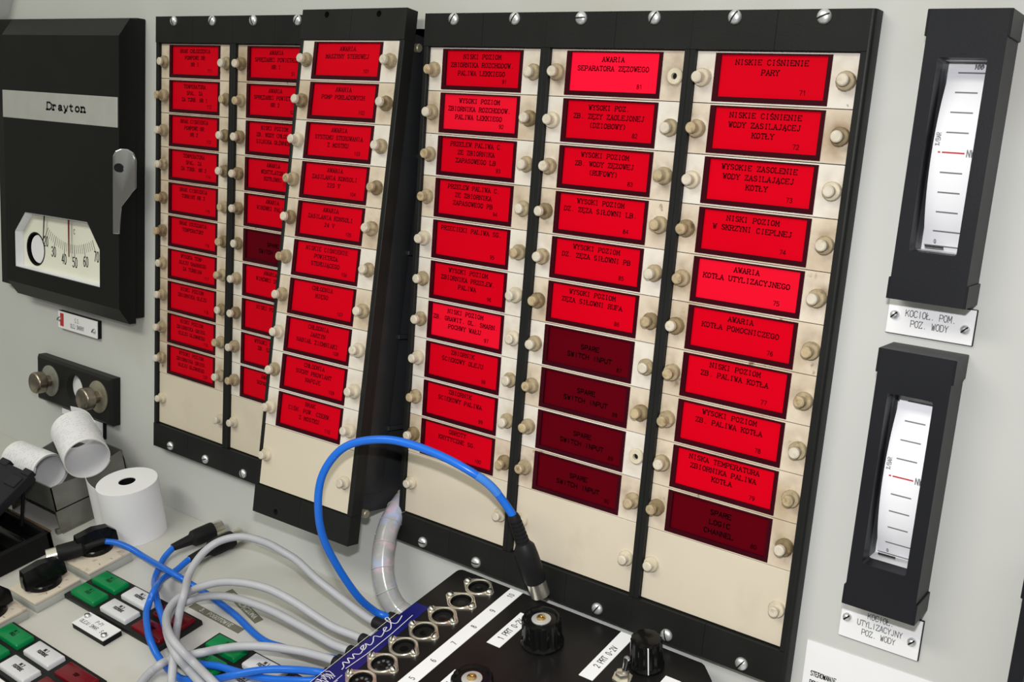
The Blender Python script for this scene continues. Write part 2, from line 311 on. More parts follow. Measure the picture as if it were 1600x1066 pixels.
# ------------------------------------------------------------------ annunciator modules
W_ = 97.7; PITCH = 105.05; ROW = 30.0
def screw_mb(r=4.1, slot=0.5):
    mb = MB(); mb.lathe([(0, r), (0.8, r), (1.9, r*.86), (2.7, r*.52), (3.0, 0.0)], n=18)
    mb.mi = 1; c, s_ = math.cos(slot), math.sin(slot); l = r*.92
    mb.loft([[(-c*l-s_*.4, -2.0, -s_*l+c*.4), (-c*l+s_*.4, -2.0, -s_*l-c*.4), (c*l+s_*.4, -2.0, s_*l-c*.4), (c*l-s_*.4, -2.0, s_*l+c*.4)],
             [(-c*1.6-s_*.4, -3.08, -s_*1.6+c*.4), (-c*1.6+s_*.4, -3.08, -s_*1.6-c*.4), (c*1.6+s_*.4, -3.08, s_*1.6-c*.4), (c*1.6-s_*.4, -3.08, s_*1.6+c*.4)]])
    return mb
def knob_mesh(nm, bush, cap, ln=9.2, pin=True):
    mb = MB()
    if pin: mb.lathe([(-1, 5.3), (2.0, 5.5), (3.2, 4.9), (3.4, 3.1), (ln-3.4, 2.7), (ln-2.9, 3.35), (ln-0.7, 3.35), (ln, 2.7), (ln+.15, 0)], n=16, mis=[0, 0, 0, 0, 1, 1, 1, 1])
    else: mb.lathe([(-1, 5.2), (1.6, 5.2), (2.4, 4.6), (2.4, 2.0), (0.2, 1.9), (0.2, 0)], n=18, mis=[0, 0, 0, 0, 1])
    return mesh_of(nm, mb, [bush, cap])
KN = [knob_mesh('thumb_screw', bush_m, cap_m), knob_mesh('thumb_screw', bush_m, cap_d), knob_mesh('thumb_screw', bush_d, cap_m), knob_mesh('thumb_screw', bush_d, cap_d), knob_mesh('thumb_screw', bush_c, cap_m)]
KEMPTY = knob_mesh('thumb_screw', bush_c, cavity_m, pin=False)
SCR = [mesh_of('screw', screw_mb(4.1, a), [steel_m, dull_black]) for a in (0.4, 1.0, 1.9, 0.05)]
def strip_mesh(m_):                      # one lamp cassette: cream front with an opening for its window
    mb = MB(); mb.prism([(0.15,-0.25),(W_-.15,-0.25),(W_-.15,-29.75),(0.15,-29.75)], 'y', 0, 7, holes=[[(12.0,-1.0),(82.2,-1.0),(82.2,-28.9),(12.0,-28.9)]])
    return mesh_of('front_plate', mb, m_)
STRIP = [strip_mesh(x) for x in (cream_m, cream_d, cream_t)]
def rim_mesh():
    mb = MB(); mb.prism([(12.1,-1.1),(82.1,-1.1),(82.1,-28.8),(12.1,-28.8)], 'y', -0.5, 5, holes=[[(15.4,-2.0),(79.6,-2.0),(79.6,-25.9),(15.4,-25.9)]])
    return mesh_of('window_rim', mb, rim_m)
RIM = rim_mesh()
def win_mesh(m_):
    mb = MB(); mb.box(15.2, 79.8, 0.9, 6, -26.1, -1.8); return mesh_of('red_window', mb, m_)
WIN = {k: win_mesh(v) for k, v in (('n', red_m), ('d', red_d), ('b', red_b), ('g', red_g))}
def window_text(rows, num, faded):
    mb = MB(); put = lambda x, y: (x, 0.84, y)
    sans = rows and rows[0] in ('SPARE',)
    n = len(rows); z = -7.4 if not sans else (-13.2 if n == 2 else -9.6)
    for r in rows:
        ln_ = len(r); wx = 1.02 if not sans else 1.0; h_ = 2.8 if not sans else 3.0
        adv = h_/6*4*wx*1.46
        if adv*ln_ > 60: wx *= 60/(adv*ln_)
        text(mb, r, 46.5+(2 if sans else 0), z, h_, put, wx=wx, gap=0.46, w=0.21 if not sans else 0.24, serif=not sans); z -= 5.6 if not sans else 6.2
    if num: text(mb, num, 67 if not sans else 72, -23.4, 2.5, put, wx=1.0, gap=.25, w=0.18)
    return mesh_of('lettering', mb, ink_f if sans else ink_m)
def frame_mb(top_holes, u0, u1, y0, wide=False):
    """black moulded frame: band, sill, two side bars; holes are real"""
    mb = MB(); mid = W_/2
    for (z0, z1, hz) in ((0.6, 22.6, 18.6), (-372.4, -349.8, -366.6)):
        for (xa, xb, hx) in ((u0, mid-.12, 23.0), (mid+.12, u1, 75.6)):
            mb.prism([(xa,z0),(xb,z0),(xb,z1),(xa,z1)], 'y', y0, 7.8, holes=[circ(hx, hz, 2.4, 14)])
    mb.box(u0, -0.05, y0+.4, 7.8, -349.8, 0.6, .3, 1); mb.box(W_+.05, u1, y0+.4, 7.8, -349.8, 0.6, .3, 1)
    mb.box(0, W_, -1.0, 7, 0.1, 0.6)
    return mb
def annunciator(loc, rot, label, tiles, dirt, loose=False, right_edge=False, empties=()):
    t = thing('annunciator_module', label, 'alarm panel', loc, rot, 'annunciator modules on the panel')
    u0, u1, y0 = (-3.1, 102.2, -1.2) if loose else (-3.6, 101.35, -3.6)
    fm = frame_mb(True, u0, u1, y0)
    if right_edge: fm.loft([[(u1+(2.4*(1-math.cos(a)))-2.4*0, 0, 0) for a in (0,)]]*0 or [[(u1-.1,-3.6,z),(u1+.9,-3.4,z),(u1+1.8,-2.6,z),(u1+2.2,-1.4,z),(u1+2.2,7.8,z),(u1-.1,7.8,z)] for z in (-372.4, 21.6, 22.6)])
    obj('frame', fm, black_m, t)
    if loose:
        fl = MB(); fl.box(u0, u1, 7.7, 10.5, -372.4, 22.6); 
        obj('flange', fl, black_m, t)
        hs = MB(); hs.box(4, 98, 10.5, 200, -351, 8, 1.0)
        for z in (-15, -78, -150, -214, -285): hs.box(97.5, 102.5, 30, 190, z-1.6, z+1.6, .3, 1)
        for z in (-40, -110, -190, -245, -262, -310, -330): hs.box(97.5, 100.4, 60, 160, z-.7, z+.7)
        hs.box(97.5, 99.8, 12, 34, -335, -5, .5)
        obj('housing', hs, mat('black_housing_plastic', (0.020, 0.021, 0.023), .42, var=.2, scale=30, spec=.3), t)
        for z in (6, -354): 
            s_ = MB(); s_.lathe([(0, 3.2), (4, 3.2), (4.6, 2.6), (4.6, 0)], (98.5, 16, z+ (-8 if z > 0 else 4)), (1,0,0), 14); obj('retaining_screw', s_, tarn_m, t)
    else:
        for k, (x, z) in enumerate(((23.0, 18.6), (75.6, 18.6), (23.4, -366.6), (75.6, -366.6))):
            link('screw', SCR[random.randrange(4)], t, (x*U, -3.5*U, z*U))
    for i in range(10):
        spec = tiles[i]; kind, num, rows = spec[0], spec[1], spec[2:]
        d = dirt[i] if i < len(dirt) else 0
        z = -ROW*i
        tl = link('alarm_tile', STRIP[d], t, (0, 0, z*U))
        link('window_rim', RIM, tl); link('red_window', WIN[kind], tl)
        if rows: link('lettering', window_text(rows, num, kind == 'x'), tl)
        for side, x in ((0, 5.6), (1, 92.0)):
            if (i, side) in empties:
                link('thumb_screw', KEMPTY, tl, (x*U, 0, -15.2*U)); continue
            q = random.random(); km = KN[(0 if q < .5 else 4 if q < .8 else 1) if d == 0 else (0 if q < .25 else 1 if q < .5 else 2 if q < .75 else 3)]
            o = link('thumb_screw', km, tl, ((x+random.uniform(-.5,.5))*U, random.uniform(-.9,.5)*U, (-15.2+random.uniform(-.5,.5))*U))
            o.rotation_euler = (random.uniform(-.07,.07), random.uniform(0,6.28), random.uniform(-.07,.07))
            if random.random() < .08: o.scale = (1, .72, 1)
    bl = MB(); bl.box(0.15, W_-.15, 0, 7, -348.9, -300.25, .3, 1)
    bp = obj('blank_plate', bl, blank_m, t)
    for x, z in ((5.6, -324), (92.0, -325.5)):
        o = link('thumb_screw', KN[4], bp, (x*U, 0, z*U)); o.scale = (.95, .8, .95)
    return t
D_ = 'd'; N_ = 'n'
L1 = [(N_,'','BRAK CHLODZENIA','POMPOWE NR','NR 1'),(N_,'','TEMPERATURA','SPAL. ZA','ZA TURB. NR 1'),(N_,'','BRAK CISNIENIA','POMPOWE NR','NR 2'),(N_,'','TEMPERATURA','SPAL. ZA','ZA TURB. NR 2'),(N_,'','BRAK CISNIENIA','TURBINY NR 2'),(N_,'','BRAK OSUSZANIA','TEMPERATURY'),(N_,'','WYSOKA TEMP.','OLEJU SMARNEGO','ZA TURBINA'),(N_,'','NISKI POZIOM','ZBIORNIKA OLEJU'),(N_,'','NISKI POZIOM','ZBIORNIKA OBIEG.','OLEJU GLOWNEGO'),(N_,'','WYSOKI POZIOM','ZBIORNIKA OBIEG.','OLEJU GLOWNEGO')]
L1 = [(a[0], str(111+i), *a[2:]) for i, a in enumerate(L1)]
L2 = [(N_,'','AWARIA','SPRĘŻARKI POWIETRZA','NR 1'),(N_,'','AWARIA','SPRĘŻARKI POWIETRZA','NR 2'),(N_,'','NISKI POZIOM','ZB. WODY CHŁODZ.','SILNIKA GŁÓWNEGO'),(N_,'','AWARIA','WENTYLATORA','KOTŁOWNI'),(N_,'','AWARIA','WIRÓWKI PALIWA'),(D_,'','SPARE','SWITCH INPUT'),(N_,'','AWARIA','WIRÓWKI OLEJU'),(N_,'','NISKI POZIOM'),(N_,'','WYSOKI POZIOM','ZB. SZLAMU'),(N_,'','AWARIA','SEPARATORA')]
L2 = [(a[0], str(51+i), *a[2:]) for i, a in enumerate(L2)]
LL = [(N_,'101','AWARIA','MASZYNY STEROWEJ'),(N_,'102','AWARIA','POMP POKŁADOWYCH'),(N_,'103','AWARIA','SYSTEMU STEROWANIA','Z MOSTKU'),(N_,'104','AWARIA','ZASILANIA KONSOLI','220 V'),(N_,'105','AWARIA','ZASILANIA KONSOLI','24 V'),(N_,'106','NISKIE CIŚNIENIE','POWIETRZA','STERUJĄCEGO'),(N_,'107','CHŁODNIA','MIĘSO'),(N_,'108','CHŁODNIA','JARZYN','NABIAŁ ZIEMNIAKI'),(N_,'109','CHŁODNIA','SUCHY PROWIANT','NAPOJE'),(N_,'110','BRAK','CIŚN. POW. CZERW.','Z MOSTKU')]
RA = [(N_,'91','NISKI POZIOM','ZBIORNIKA ROZCHODOW.','PALIWA LEKKIEGO'),('g','92','WYSOKI POZIOM','ZBIORNIKA ROZCHODOW.','PALIWA LEKKIEGO'),(N_,'93','PRZELEW PALIWA C.','ZE ZBIORNIKA','ZAPASOWEGO LB'),(N_,'94','PRZELEW PALIWA C.','ZE ZBIORNIKA','ZAPASOWEGO PB'),(N_,'95','PRZECIEKI PALIWA SG.'),(N_,'96','WYSOKI POZIOM','ZBIORNIKA PRZELEW.','PALIWA'),('g','97','NISKI POZIOM','ZB. GRAWIT. OL. SMARN.','POCHWY WAŁU'),(N_,'98','ZBIORNIK','ŚCIEKOWY OLEJU'),(N_,'99','ZBIORNIK','ŚCIEKOWY PALIWA'),(N_,'100','OBROTY','KRYTYCZNE SG.')]
RB = [('b','81','AWARIA','SEPARATORA ZĘZOWEGO'),(N_,'82','WYSOKI POZ.','ZB. ZĘZY ZAOLEJONEJ','(DZIOBOWY)'),(N_,'83','WYSOKI POZIOM','ZB. WODY ZĘZOWEJ','(RUFOWY)'),(N_,'84','WYSOKI POZIOM','DZ. ZĘZA SIŁOWNI LB.'),(N_,'85','WYSOKI POZIOM','DZ. ZĘZA SIŁOWNI PB'),(N_,'86','WYSOKI POZIOM','ZĘZA SIŁOWNI RUFA')] + [(D_, str(87+i), 'SPARE', 'SWITCH INPUT') for i in range(4)]
RC = [(N_,'71','NISKIE CIŚNIENIE','PARY'),(N_,'72','NISKIE CIŚNIENIE','WODY ZASILAJĄCEJ','KOTŁY'),(N_,'73','WYSOKIE ZASOLENIE','WODY ZASILAJĄCEJ','KOTŁY'),(N_,'74','NISKI POZIOM','W SKRZYNI CIEPLNEJ'),('g','75','AWARIA','KOTŁA UTYLIZACYJNEGO'),(N_,'76','AWARIA','KOTŁA POMOCNICZEGO'),(N_,'77','NISKI POZIOM','ZB. PALIWA KOTŁA'),(N_,'78','WYSOKI POZIOM','ZB. PALIWA KOTŁA'),(N_,'79','NISKA TEMPERATURA','ZBIORNIKA PALIWA','KOTŁA'),(D_,'80','SPARE','LOGIC','CHANNEL')]
annunciator(V(-316.2,0,0), (0,0,0), 'leftmost annunciator column of red windows, standing next to the black temperature controller', L1, [2,2,2,1,2,1,2,2,1,2])
annunciator(V(-211.1,0,0), (0,0,0), 'second annunciator column from the left, its right half hidden by the loose module', L2, [2,2,1,2,1,2,0,1,0,0])
annunciator(V(-116.2,-14.2,2.4), (-0.1,-0.007,0.022), 'loose annunciator module pulled out of the panel and leaning forward, its screw holes empty', LL, [0,2,0,2,2,0,2,0,0,0], loose=True)
annunciator(V(0,0,0), (0,0,0), 'annunciator column right of the loose module, blue cable hanging across its blank plate', RA, [0,2,0,2,0,0,0,0,0,2])
annunciator(V(105.05,0,0), (0,0,0), 'middle right annunciator column with four dark SPARE SWITCH INPUT windows, topmost window brightly lit', RB, [1,0,1,2,0,2,0,2,0,1], empties=((0,1),(8,1)))
annunciator(V(210.1,0,0), (0,0,0), 'rightmost annunciator column with one dark SPARE LOGIC CHANNEL window at its bottom', RC, [0,1,0,2,1,2,2,2,2,2], right_edge=True)

# ------------------------------------------------------------------ temperature controller at the left
t = thing('temperature_controller', 'large black wall mounted temperature controller with cream dial window and chrome latch', 'controller', V(-453,8,-115))
ox, oz = -453, -115
b = MB(); b.box(-600-ox, -351.5-ox, -9.5, 0, -254.5-oz, 22-oz, 1.0); obj('back_box', b, black_r, t)
winp = [(-519,-169.6),(-404.8,-167.6),(-384,-191.5),(-384,-228),(-540,-228),(-540,-191.3)]
winp = [(x-ox, z-oz) for x, z in winp]
b = MB()
zt, zb = 20.5, -259.5; ft, fb = 4.5, -244.5
x0, x1 = -554.8-ox, -352.2-ox
Yf, Yo, Yb = -27.0, -16.0, -9.0       # local y (wall is 0)
b.prism([(x0, fb-oz), (x1, fb-oz), (x1, ft-oz), (x0, ft-oz)], 'y', Yf, Yo, holes=[winp])
b.prism([(Yf, ft-oz), (Yo, zt-oz), (Yo, ft-oz)], 'x', x0, x1); b.prism([(Yf, fb-oz), (Yo, fb-oz), (Yo, zb-oz)], 'x', x0, x1)
b.prism([(x0, zb-oz), (x1, zb-oz), (x1, zt-oz), (x0, zt-oz)], 'y', Yo, Yb, holes=[winp])
door = obj('door', b, black_r, t)
b = MB(); b.box(x0+.5, x1-1.5, Yf-.9, Yf+.2, -76.5-oz, -49.5-oz, .25, 1); np_ = obj('name_band', b, brushed_m, door); np_['label'] = 'brushed silver name band'
b = MB(); text(b, 'Drayton', -437.6-ox, -65.2-oz, 6.6, lambda x, z: (x, Yf-1.0, z), wx=1.75, gap=.26, w=.27, serif=True); obj('lettering', b, ink_k, np_)
b = MB(); b.prism([(-546-ox,-236-oz),(-376-ox,-236-oz),(-376-ox,-160-oz),(-546-ox,-160-oz)], 'y', -17.0, -16.4, holes=[circ(-515-ox, -207.5-oz, 17.5, 28)])
# recess of the dial: card plus white liner walls
dial = obj('dial', b, dial_m, t); dial['label'] = 'cream dial card'
dial.location.y += 0
b = MB(); b.lathe([(0, 14.5), (.6, 14.5), (.6, 0)], (-513-ox, -14.6, -207.5-oz), (0,-1,0), 28); obj('round_port', b, white_m, dial)
b = MB(); b.prism(circ(-515-ox, -207.5-oz, 17.45, 28), 'y', -17.4, -14.2, holes=[circ(-515-ox, -207.5-oz, 16.2, 28)]); obj('port_ring', b, dull_black, dial)
b = MB()
_in = [(-518.3-ox,-170.6-oz),(-405.4-ox,-168.7-oz),(-385.0-ox,-191.9-oz),(-385.0-ox,-227.0-oz),(-539.0-ox,-227.0-oz),(-539.0-ox,-191.6-oz)]
b.prism(winp, 'y', Yf+1.6, -17.1, holes=[_in]); obj('window_liner', b, dialw_m, t)
b = MB(); put = lambda x, z: (x-ox, -17.08, z-oz)
cx, cz, Rr = -448.5, -112, 93.0
for i in range(26):
    v_ = 20+2*i; a = math.radians(-90-28.5+57*(v_-20)/50.0 - 2.5)
    L0 = Rr-10; L1_ = Rr+ (2.5 if v_ % 10 == 0 else -1.5)
    lines(b, [(cx+L0*math.cos(a), cz+L0*math.sin(a)), (cx+L1_*math.cos(a), cz+L1_*math.sin(a))], .55 if v_ % 10 else .8, put)
for v_ in (20, 30, 40, 50, 60, 70):
    a = math.radians(-90-28.5+57*(v_-20)/50.0 - 2.5); text(b, str(v_), cx+(3.5 if v_ == 20 else 0)+(Rr+5.5)*math.cos(a), cz+(Rr+12)*math.sin(a), 9.4, put, wx=.58, gap=.25, w=.12)
text(b, 'C', -443.5, -184, 4.6, put, wx=.8, w=.13)
obj('scale_marks', b, ink_k, dial)
b = MB(); b.prism([(-493.0-ox,-166-oz),(-491.0-ox,-166-oz),(-495.2-ox,-199-oz),(-496.0-ox,-199-oz)], 'y', -20.5, -20); obj('pointer', b, ink_k, dial)
b = MB(); b.prism([(-449.5-ox,-166-oz),(-446.8-ox,-166-oz),(-447.6-ox,-207-oz),(-448.8-ox,-207-oz)], 'y', -20.5, -20); obj('pointer', b, redn_m, dial)
hp = [(0,-102),(2.4,-97),(7,-94.6),(13,-94.6),(18,-97.5),(20.5,-104),(20.5,-130),(6.2,-147),(6.2,-173),(0,-173)]
b = MB(); b.prism([(u, z-oz) for u, z in hp], 'y', -1.6, 1.6)
bmesh.ops.bevel(b.bm, geom=[e for e in b.bm.edges], offset=1.1*U, segments=3, profile=.5, affect='EDGES', clamp_overlap=True)
b.xf(Matrix.Translation((( x1-1.0)*U, (Yf-5.5)*U, 0)) @ Matrix.Rotation(math.radians(45), 4, 'Z'))
hl = obj('latch_lever', b, chrome_m, t); hl['label'] = 'chrome latch lever'
b = MB(); b.lathe([(-8, 4), (3, 4), (3, 0)], (x1-1+5, Yf-2.5, -112-oz), (.707,-.707,0), 14); obj('latch_pivot', b, dull_black, t)

# ------------------------------------------------------------------ name plates on the panel
def plate(label, x0, x1, z0, z1, rows, h, parts=True, inkm=ink_k, screws=True, red=False, group='engraved plates on the panel', dy=5.0, wx=.72):
    cx, cz = (x0+x1)/2, (z0+z1)/2; w, hh = (x1-x0)/2, (z1-z0)/2
    t = thing('name_plate', label, 'sign', V(cx, 8, cz), group=group)
    b = MB(); b.box(-w, w, -dy+1, 0, -hh, hh, .2, 1); obj('backing', b, dull_black, t)
    b = MB(); b.box(-w+.3, w-.4, -dy, -dy+1.2, -hh+.4, hh-.3, .2, 1); f = obj('face', b, white_m, t)
    b = MB(); n = len(rows); 
    for i, r in enumerate(rows): text(b, r, 0, (n/2-i-1)*h*1.55+h*.28, h, lambda x, z: (x, -dy-.06, z), wx=wx, gap=.32, w=.12)
    obj('lettering', b, inkm, f)
    if screws:
        for x, z in ((-w+4.2, 1.0), (w-4.6, -1.2)):
            s_ = link('screw', PSCR, t, (x*U, (-dy)*U, z*U))
    if red:
        b = MB(); b.box(-w+5, -w+11, -dy-.4, -dy+.3, -hh+3, hh-2); o = obj('red_square', b, redl_m, f); o['label'] = 'red square'
    return t
PSCR = mesh_of('screw', screw_mb(2.5, .8), [steel_m, dull_black])
plate('small white engraved plate with a red square, under the black temperature controller', -496.3, -424.2, -288.2, -269.8, ['S.S.', 'OLEJ SMARNY'], 4.2, inkm=ink_g, red=True, wx=.62)
plate('white engraved plate half hidden by paper rolls, below the two knob selector', -491, -416.2, -392, -373.6, [''], 3.6, inkm=ink_g)
plate('white engraved plate reading KOCIOŁ POM. under the upper level indicator', 339.4, 385.2, -149, -129.4, ['KOCIOŁ. POM.', 'POZ. WODY'], 3.5, inkm=ink_g, dy=2.5)
plate('white engraved plate reading KOCIOŁ UTYLIZACYJNY under the lower level indicator', 338.0, 384.0, -331.4, -307.0, ['KOCIOŁ.', 'UTYLIZACYJNY', 'POZ. WODY'], 3.4, inkm=ink_g, dy=2.5)

# ------------------------------------------------------------------ two-knob selector
t = thing('selector_unit', 'small black panel unit with two knurled nickel knobs and a round window', 'selector', V(-460.5, 8, -346.5))
b = MB(); b.prism([(-68.5,-24.5),(68.5,-24.5),(68.5,24.5),(-68.5,24.5)], 'y', -11, 0, holes=[circ(4.5, 1.5, 15, 28)])
bmesh.ops.bevel(b.bm, geom=[e for e in b.bm.edges if len(e.link_faces) == 2 and e.calc_face_angle(0) > 1.0 and all(abs(v.co.y+11*U) < 1e-5 for v in e.verts) and all(max(abs(v.co.x)/68.5, abs(v.co.z)/24.5) > .99*U for v in e.verts)], offset=2.6*U, segments=1, affect='EDGES')
obj('body', b, black_m, t)
b = MB(); b.box(-12, 21, -4, -3.4, -15, 18); obj('dial', b, white_m, t)
b = MB(); b.prism([(4,0),(6,1),(14,-9),(13,-10)], 'y', -5.2, -4.8); obj('pointer', b, ink_k, t)
for x, z, m_ in ((-41.2, .7, disc_m), (47.3, 2.0, tarn_m)):
    b = MB(); b.lathe([(0, 16.5), (1.0, 16.5), (1.4, 15.8), (1.4, 0)], (x, -11, z), n=32); d_ = obj('disc', b, m_, t)
    b = MB(); b.lathe([(1, 6.2), (7, 6.2), (7, 6.8), (8.2, 6.8), (8.2, 10.0), (9, 11.2)] + [(9.3+.8*i, 11.2+(.25 if i % 2 else 0)) for i in range(11)] + [(18.2, 10.6), (18.8, 9.6), (18.8, 0)], (x, -11, z), n=36); obj('knob', b, knurl_m, t)

# ------------------------------------------------------------------ edgewise water level indicators
def indicator(cx, ztop, label, needle):
    t = thing('level_indicator', label, 'gauge', V(cx, 8, ztop-73.5), group='edgewise level indicators at the right')
    w = 20.0; H = 73.5; Yf = -26.0
    wx0, wx1, wz0, wz1 = 352.0-364, 375.6-364, -100.9-20+73.5, -3.5-20+73.5
    b = MB(); b.prism([(-w+1.0,-H),(w-1,-H),(w-1,H),(-w+1,H)], 'y', Yf, Yf+12, holes=[rrect(wx0, wx1, wz0, wz1, 1.5)])
    b.prism([(-w+1.0,-H),(w-1,-H),(w-1,H),(-w+1,H)], 'y', Yf+12, 0, holes=[rrect(wx0-1, wx1+1, wz0-1, wz1+1, 1.5)])
    for z0, z1 in ((H-13.2, H), (-H, -H+11.5)):
        b.box(-w, -w+1.2, Yf-.2, 0, z0, z1, .3, 1); b.box(w-1.2, w, Yf-.2, 0, z0, z1, .3, 1)
    obj('case', b, slate_m, t)
    # white inner tunnel and drum-shaped scale
    b = MB(); b.box(wx0-.8, wx1+.8, -2, -1, wz0-.8, wz1+.8); b.box(wx0-.9, wx1+.9, Yf+3, -1, wz0-.9, wz0-.1); b.box(wx0-.9, wx1+.9, Yf+3, -1, wz1+.1, wz1+.9)
    obj('liner', b, white_m, t)
    b = MB(); b.box(wx0-.9, wx0-.1, Yf+3, -1, wz0, wz1); b.box(wx1+.1, wx1+.9, Yf+3, -1, wz0, wz1); obj('side_liner', b, sidel_m, t)
    zc = (wz0+wz1)/2; Rz = 92.0; half = 45.5
    def ys(z): return -19.5 + (Rz - math.sqrt(Rz*Rz-(z-zc)**2))
    zs = [zc-half+2*half*i/24 for i in range(25)]
    b = MB(); b.loft([[(-9.6, ys(z), z), (12.0, ys(z), z), (12.0, ys(z)+.8, z), (-9.6, ys(z)+.8, z)] for z in zs]); sc = obj('scale', b, dialw_m, t, angle=60); sc['label'] = 'white curved scale'
    b = MB(); put = lambda x, z: (x, ys(z)-.1, z)
    for i in range(9):
        z = zc+half-2.6-10.1*i
        if i == 4: continue
        l = 10.5 if i % 8 else 13.0
        lines(b, [(-4.0-(1 if i % 8 == 0 else 0), z), (-4.0+l, z)], .75, put)
    text(b, '100', 4, zc+half-.6, 2.6, put, wx=.7, w=.2); text(b, 'NW', 9.2, zc+half-2.6-40.4-1.6, 3.4, put, wx=.62, gap=.4, w=.15); text(b, '0', -4, zc-half+1, 2.0, put, w=.2); text(b, 'L', 9.6, zc-half+1.0, 3.2, put, wx=.6, w=.2)
    text(b, '%/BAR', 0, 0, 2.2, lambda u, v_: (-6.4-v_, ys(zc+9+u)-.1, zc+9+u), wx=.7, w=.15)
    obj('scale_marks', b, ink_g, sc)
    b = MB(); z = zc+half-2.6-40.4; lines(b, [(-4.4, z), (6.2, z)], .8, put); lines(b, [(-6.4, z), (-5.6, z)], .8, put); obj('red_mark', b, redl_m, sc)
    b = MB(); b.box(-8.5, 1.0, -10.0, -9.4, wz0+1.9, wz0+2.8); obj('pointer', b, ink_k, t)
    b = MB(); b.box(-1.2, 1.2, Yf-.15, Yf+.5, wz1+1.5, wz1+2.2, .1, 1); obj('index_tick', b, slate_m, t)
    return t
indicator(364.0, 20.0, 'upper black edgewise level indicator with a curved white scale, above the KOCIOŁ POM. plate', 0)
indicator(364.2, -153.8, 'lower black edgewise level indicator with a curved white scale, above the KOCIOŁ UTYLIZACYJNY plate', 1)
indicator(451.8, -255.0, 'black indicator cut off at the right edge of the photo, only its left side showing', 2)

# paper notice at lower right
t = thing('paper_notice', 'white printed paper notice stuck at the lower right below the engraved plate', 'paper', V(320.6, 8, -341.5), (0, -0.01, 0))
b = MB(); b.box(0, 118, -.9, -.1, -84, 0); sheet = obj('sheet', b, paper_m, t)
b = MB(); text(b, 'STEROWANIE', 4.5, -21.5, 3.0, lambda x, z: (x, -.97, z), wx=.6, w=.16, align='l'); text(b, 'POMP WODY', 4.5, -27.5, 3.0, lambda x, z: (x, -.97, z), wx=.6, w=.16, align='l'); obj('lettering', b, ink_k, sheet)

# grey panel edge at upper left corner
b = MB(); b.prism([(-640,-60),(-598,-60),(-598,10),(-577,52),(-555,110),(-640,110)], 'y', -14, 8)
o = obj('grey_side_panel', b, wall_m, None, V(0,0,0)); tag(o, 'grey sheet metal panel with slanted edge in the upper left corner', 'panel')

# ------------------------------------------------------------------ console desk: push-button blocks
def button_mesh(m_, w, d, h=4.6):
    mb = MB(); mb.loft([rr3(w, d, 0, 0.8), rr3(w, d, h-1.2, 1.0), rr3(w-1.2, d-1.2, h-.3, 1.0), rr3(w-2.4, d-2.4, h, 1.0)]); return mesh_of('push_button', mb, m_)
def rr3(w, d, h, r): return [(x, y, h) for x, y in rrect(-w/2, w/2, -d/2, d/2, r, 3)]
BG, BW, BR_ = button_mesh(green_m, 33.5, 14.6), button_mesh(wbut_m, 35, 14.6), button_mesh(rbut_m, 37, 14.8, 3.4)
def btext(rows, m_):
    mb = MB()
    for i, r in enumerate(rows): text(mb, r, 0, (1.2 if len(rows) > 1 else -1.2)-3.4*i, 2.5, lambda x, y: (x, y, .05), wx=.66, gap=.2, w=.26)
    return mesh_of('lettering', mb, m_)
T1, T2, T3, T4 = btext(['MK 1', 'POGOTOWIE'], ink_k), btext(['MK 2', 'POGOTOWIE'], ink_k), btext(['MK 1', 'PRACA'], mat('dark_green_ink', (0.0, 0.05, 0.015), .5)), btext(['STOP'], ink_f)
def button_block(x, y, label):
    t = thing('push_button_block', label, 'button panel', desk(x, y, 0), DROT, 'push button blocks on the desk')
    b = MB(); b.box(-66, 66, -20.6, 20.6, 0, 4.4, .8); obj('bezel', b, black_m, t)
    for j, yy in ((0, 9.4), (1, -10.2)):
        for xx, me, tx, hh in ((-42.8, BG, T3, 4.6), (.6, BW, T1 if j == 0 else T2, 4.6), (44.6, BR_, T4, 3.4)):
            o = link('push_button', me, t, (xx*U, yy*U, 4.2*U)); o['label'] = {BG: 'green push button', BW: 'white push button', BR_: 'dark red push button'}[me]
            l = link('lettering', tx, o, (0, 0, hh*U))
    return t
button_block(-190.2, -123.2, 'black push button block with green, white and red buttons under the crossing cables')
button_block(-190.0, -208.5, 'black push button block with green, white and red buttons at the lower left edge')
button_block(-34.0, -125.5, 'push button block crossed by the lowest grey cable, left of the black test box')
def desk_plate(x, y, rows, label):
    t = thing('name_plate', label, 'sign', desk(x, y, 0), DROT, 'engraved plates on the desk')
    b = MB(); b.box(-21.6, 21.6, -8.2, 8.2, 0, 4.6, .4, 1); obj('backing', b, dull_black, t)
    b = MB(); b.box(-21.6, 21.6, -8.2, 8.2, 4.6, 5.6, .2, 1); f = obj('face', b, white_m, t)
    b = MB()
    for i, r in enumerate(rows): text(b, r, 0, 1.6-5.2*i, 3.2, lambda xx, yy: (xx, yy, 5.68), wx=.80, gap=.35, w=.12)
    obj('lettering', b, ink_k, f)
    for sx, sy in ((-17.5, 3.4), (17.5, -4.2)):
        o = link('screw', PSCR, t, (sx*U, sy*U, 5.4*U), (-PI/2, 0, 0))
    return t
desk_plate(-189.5, -155.0, ['P-P1', 'OLEJU SMAR. S.G.'], 'white engraved plate below the button block under the crossing cables')
desk_plate(-189.5, -240.0, ['P-P2', 'OLEJU SMAR. S.G.'], 'white engraved plate just showing at the bottom left corner of the photo')
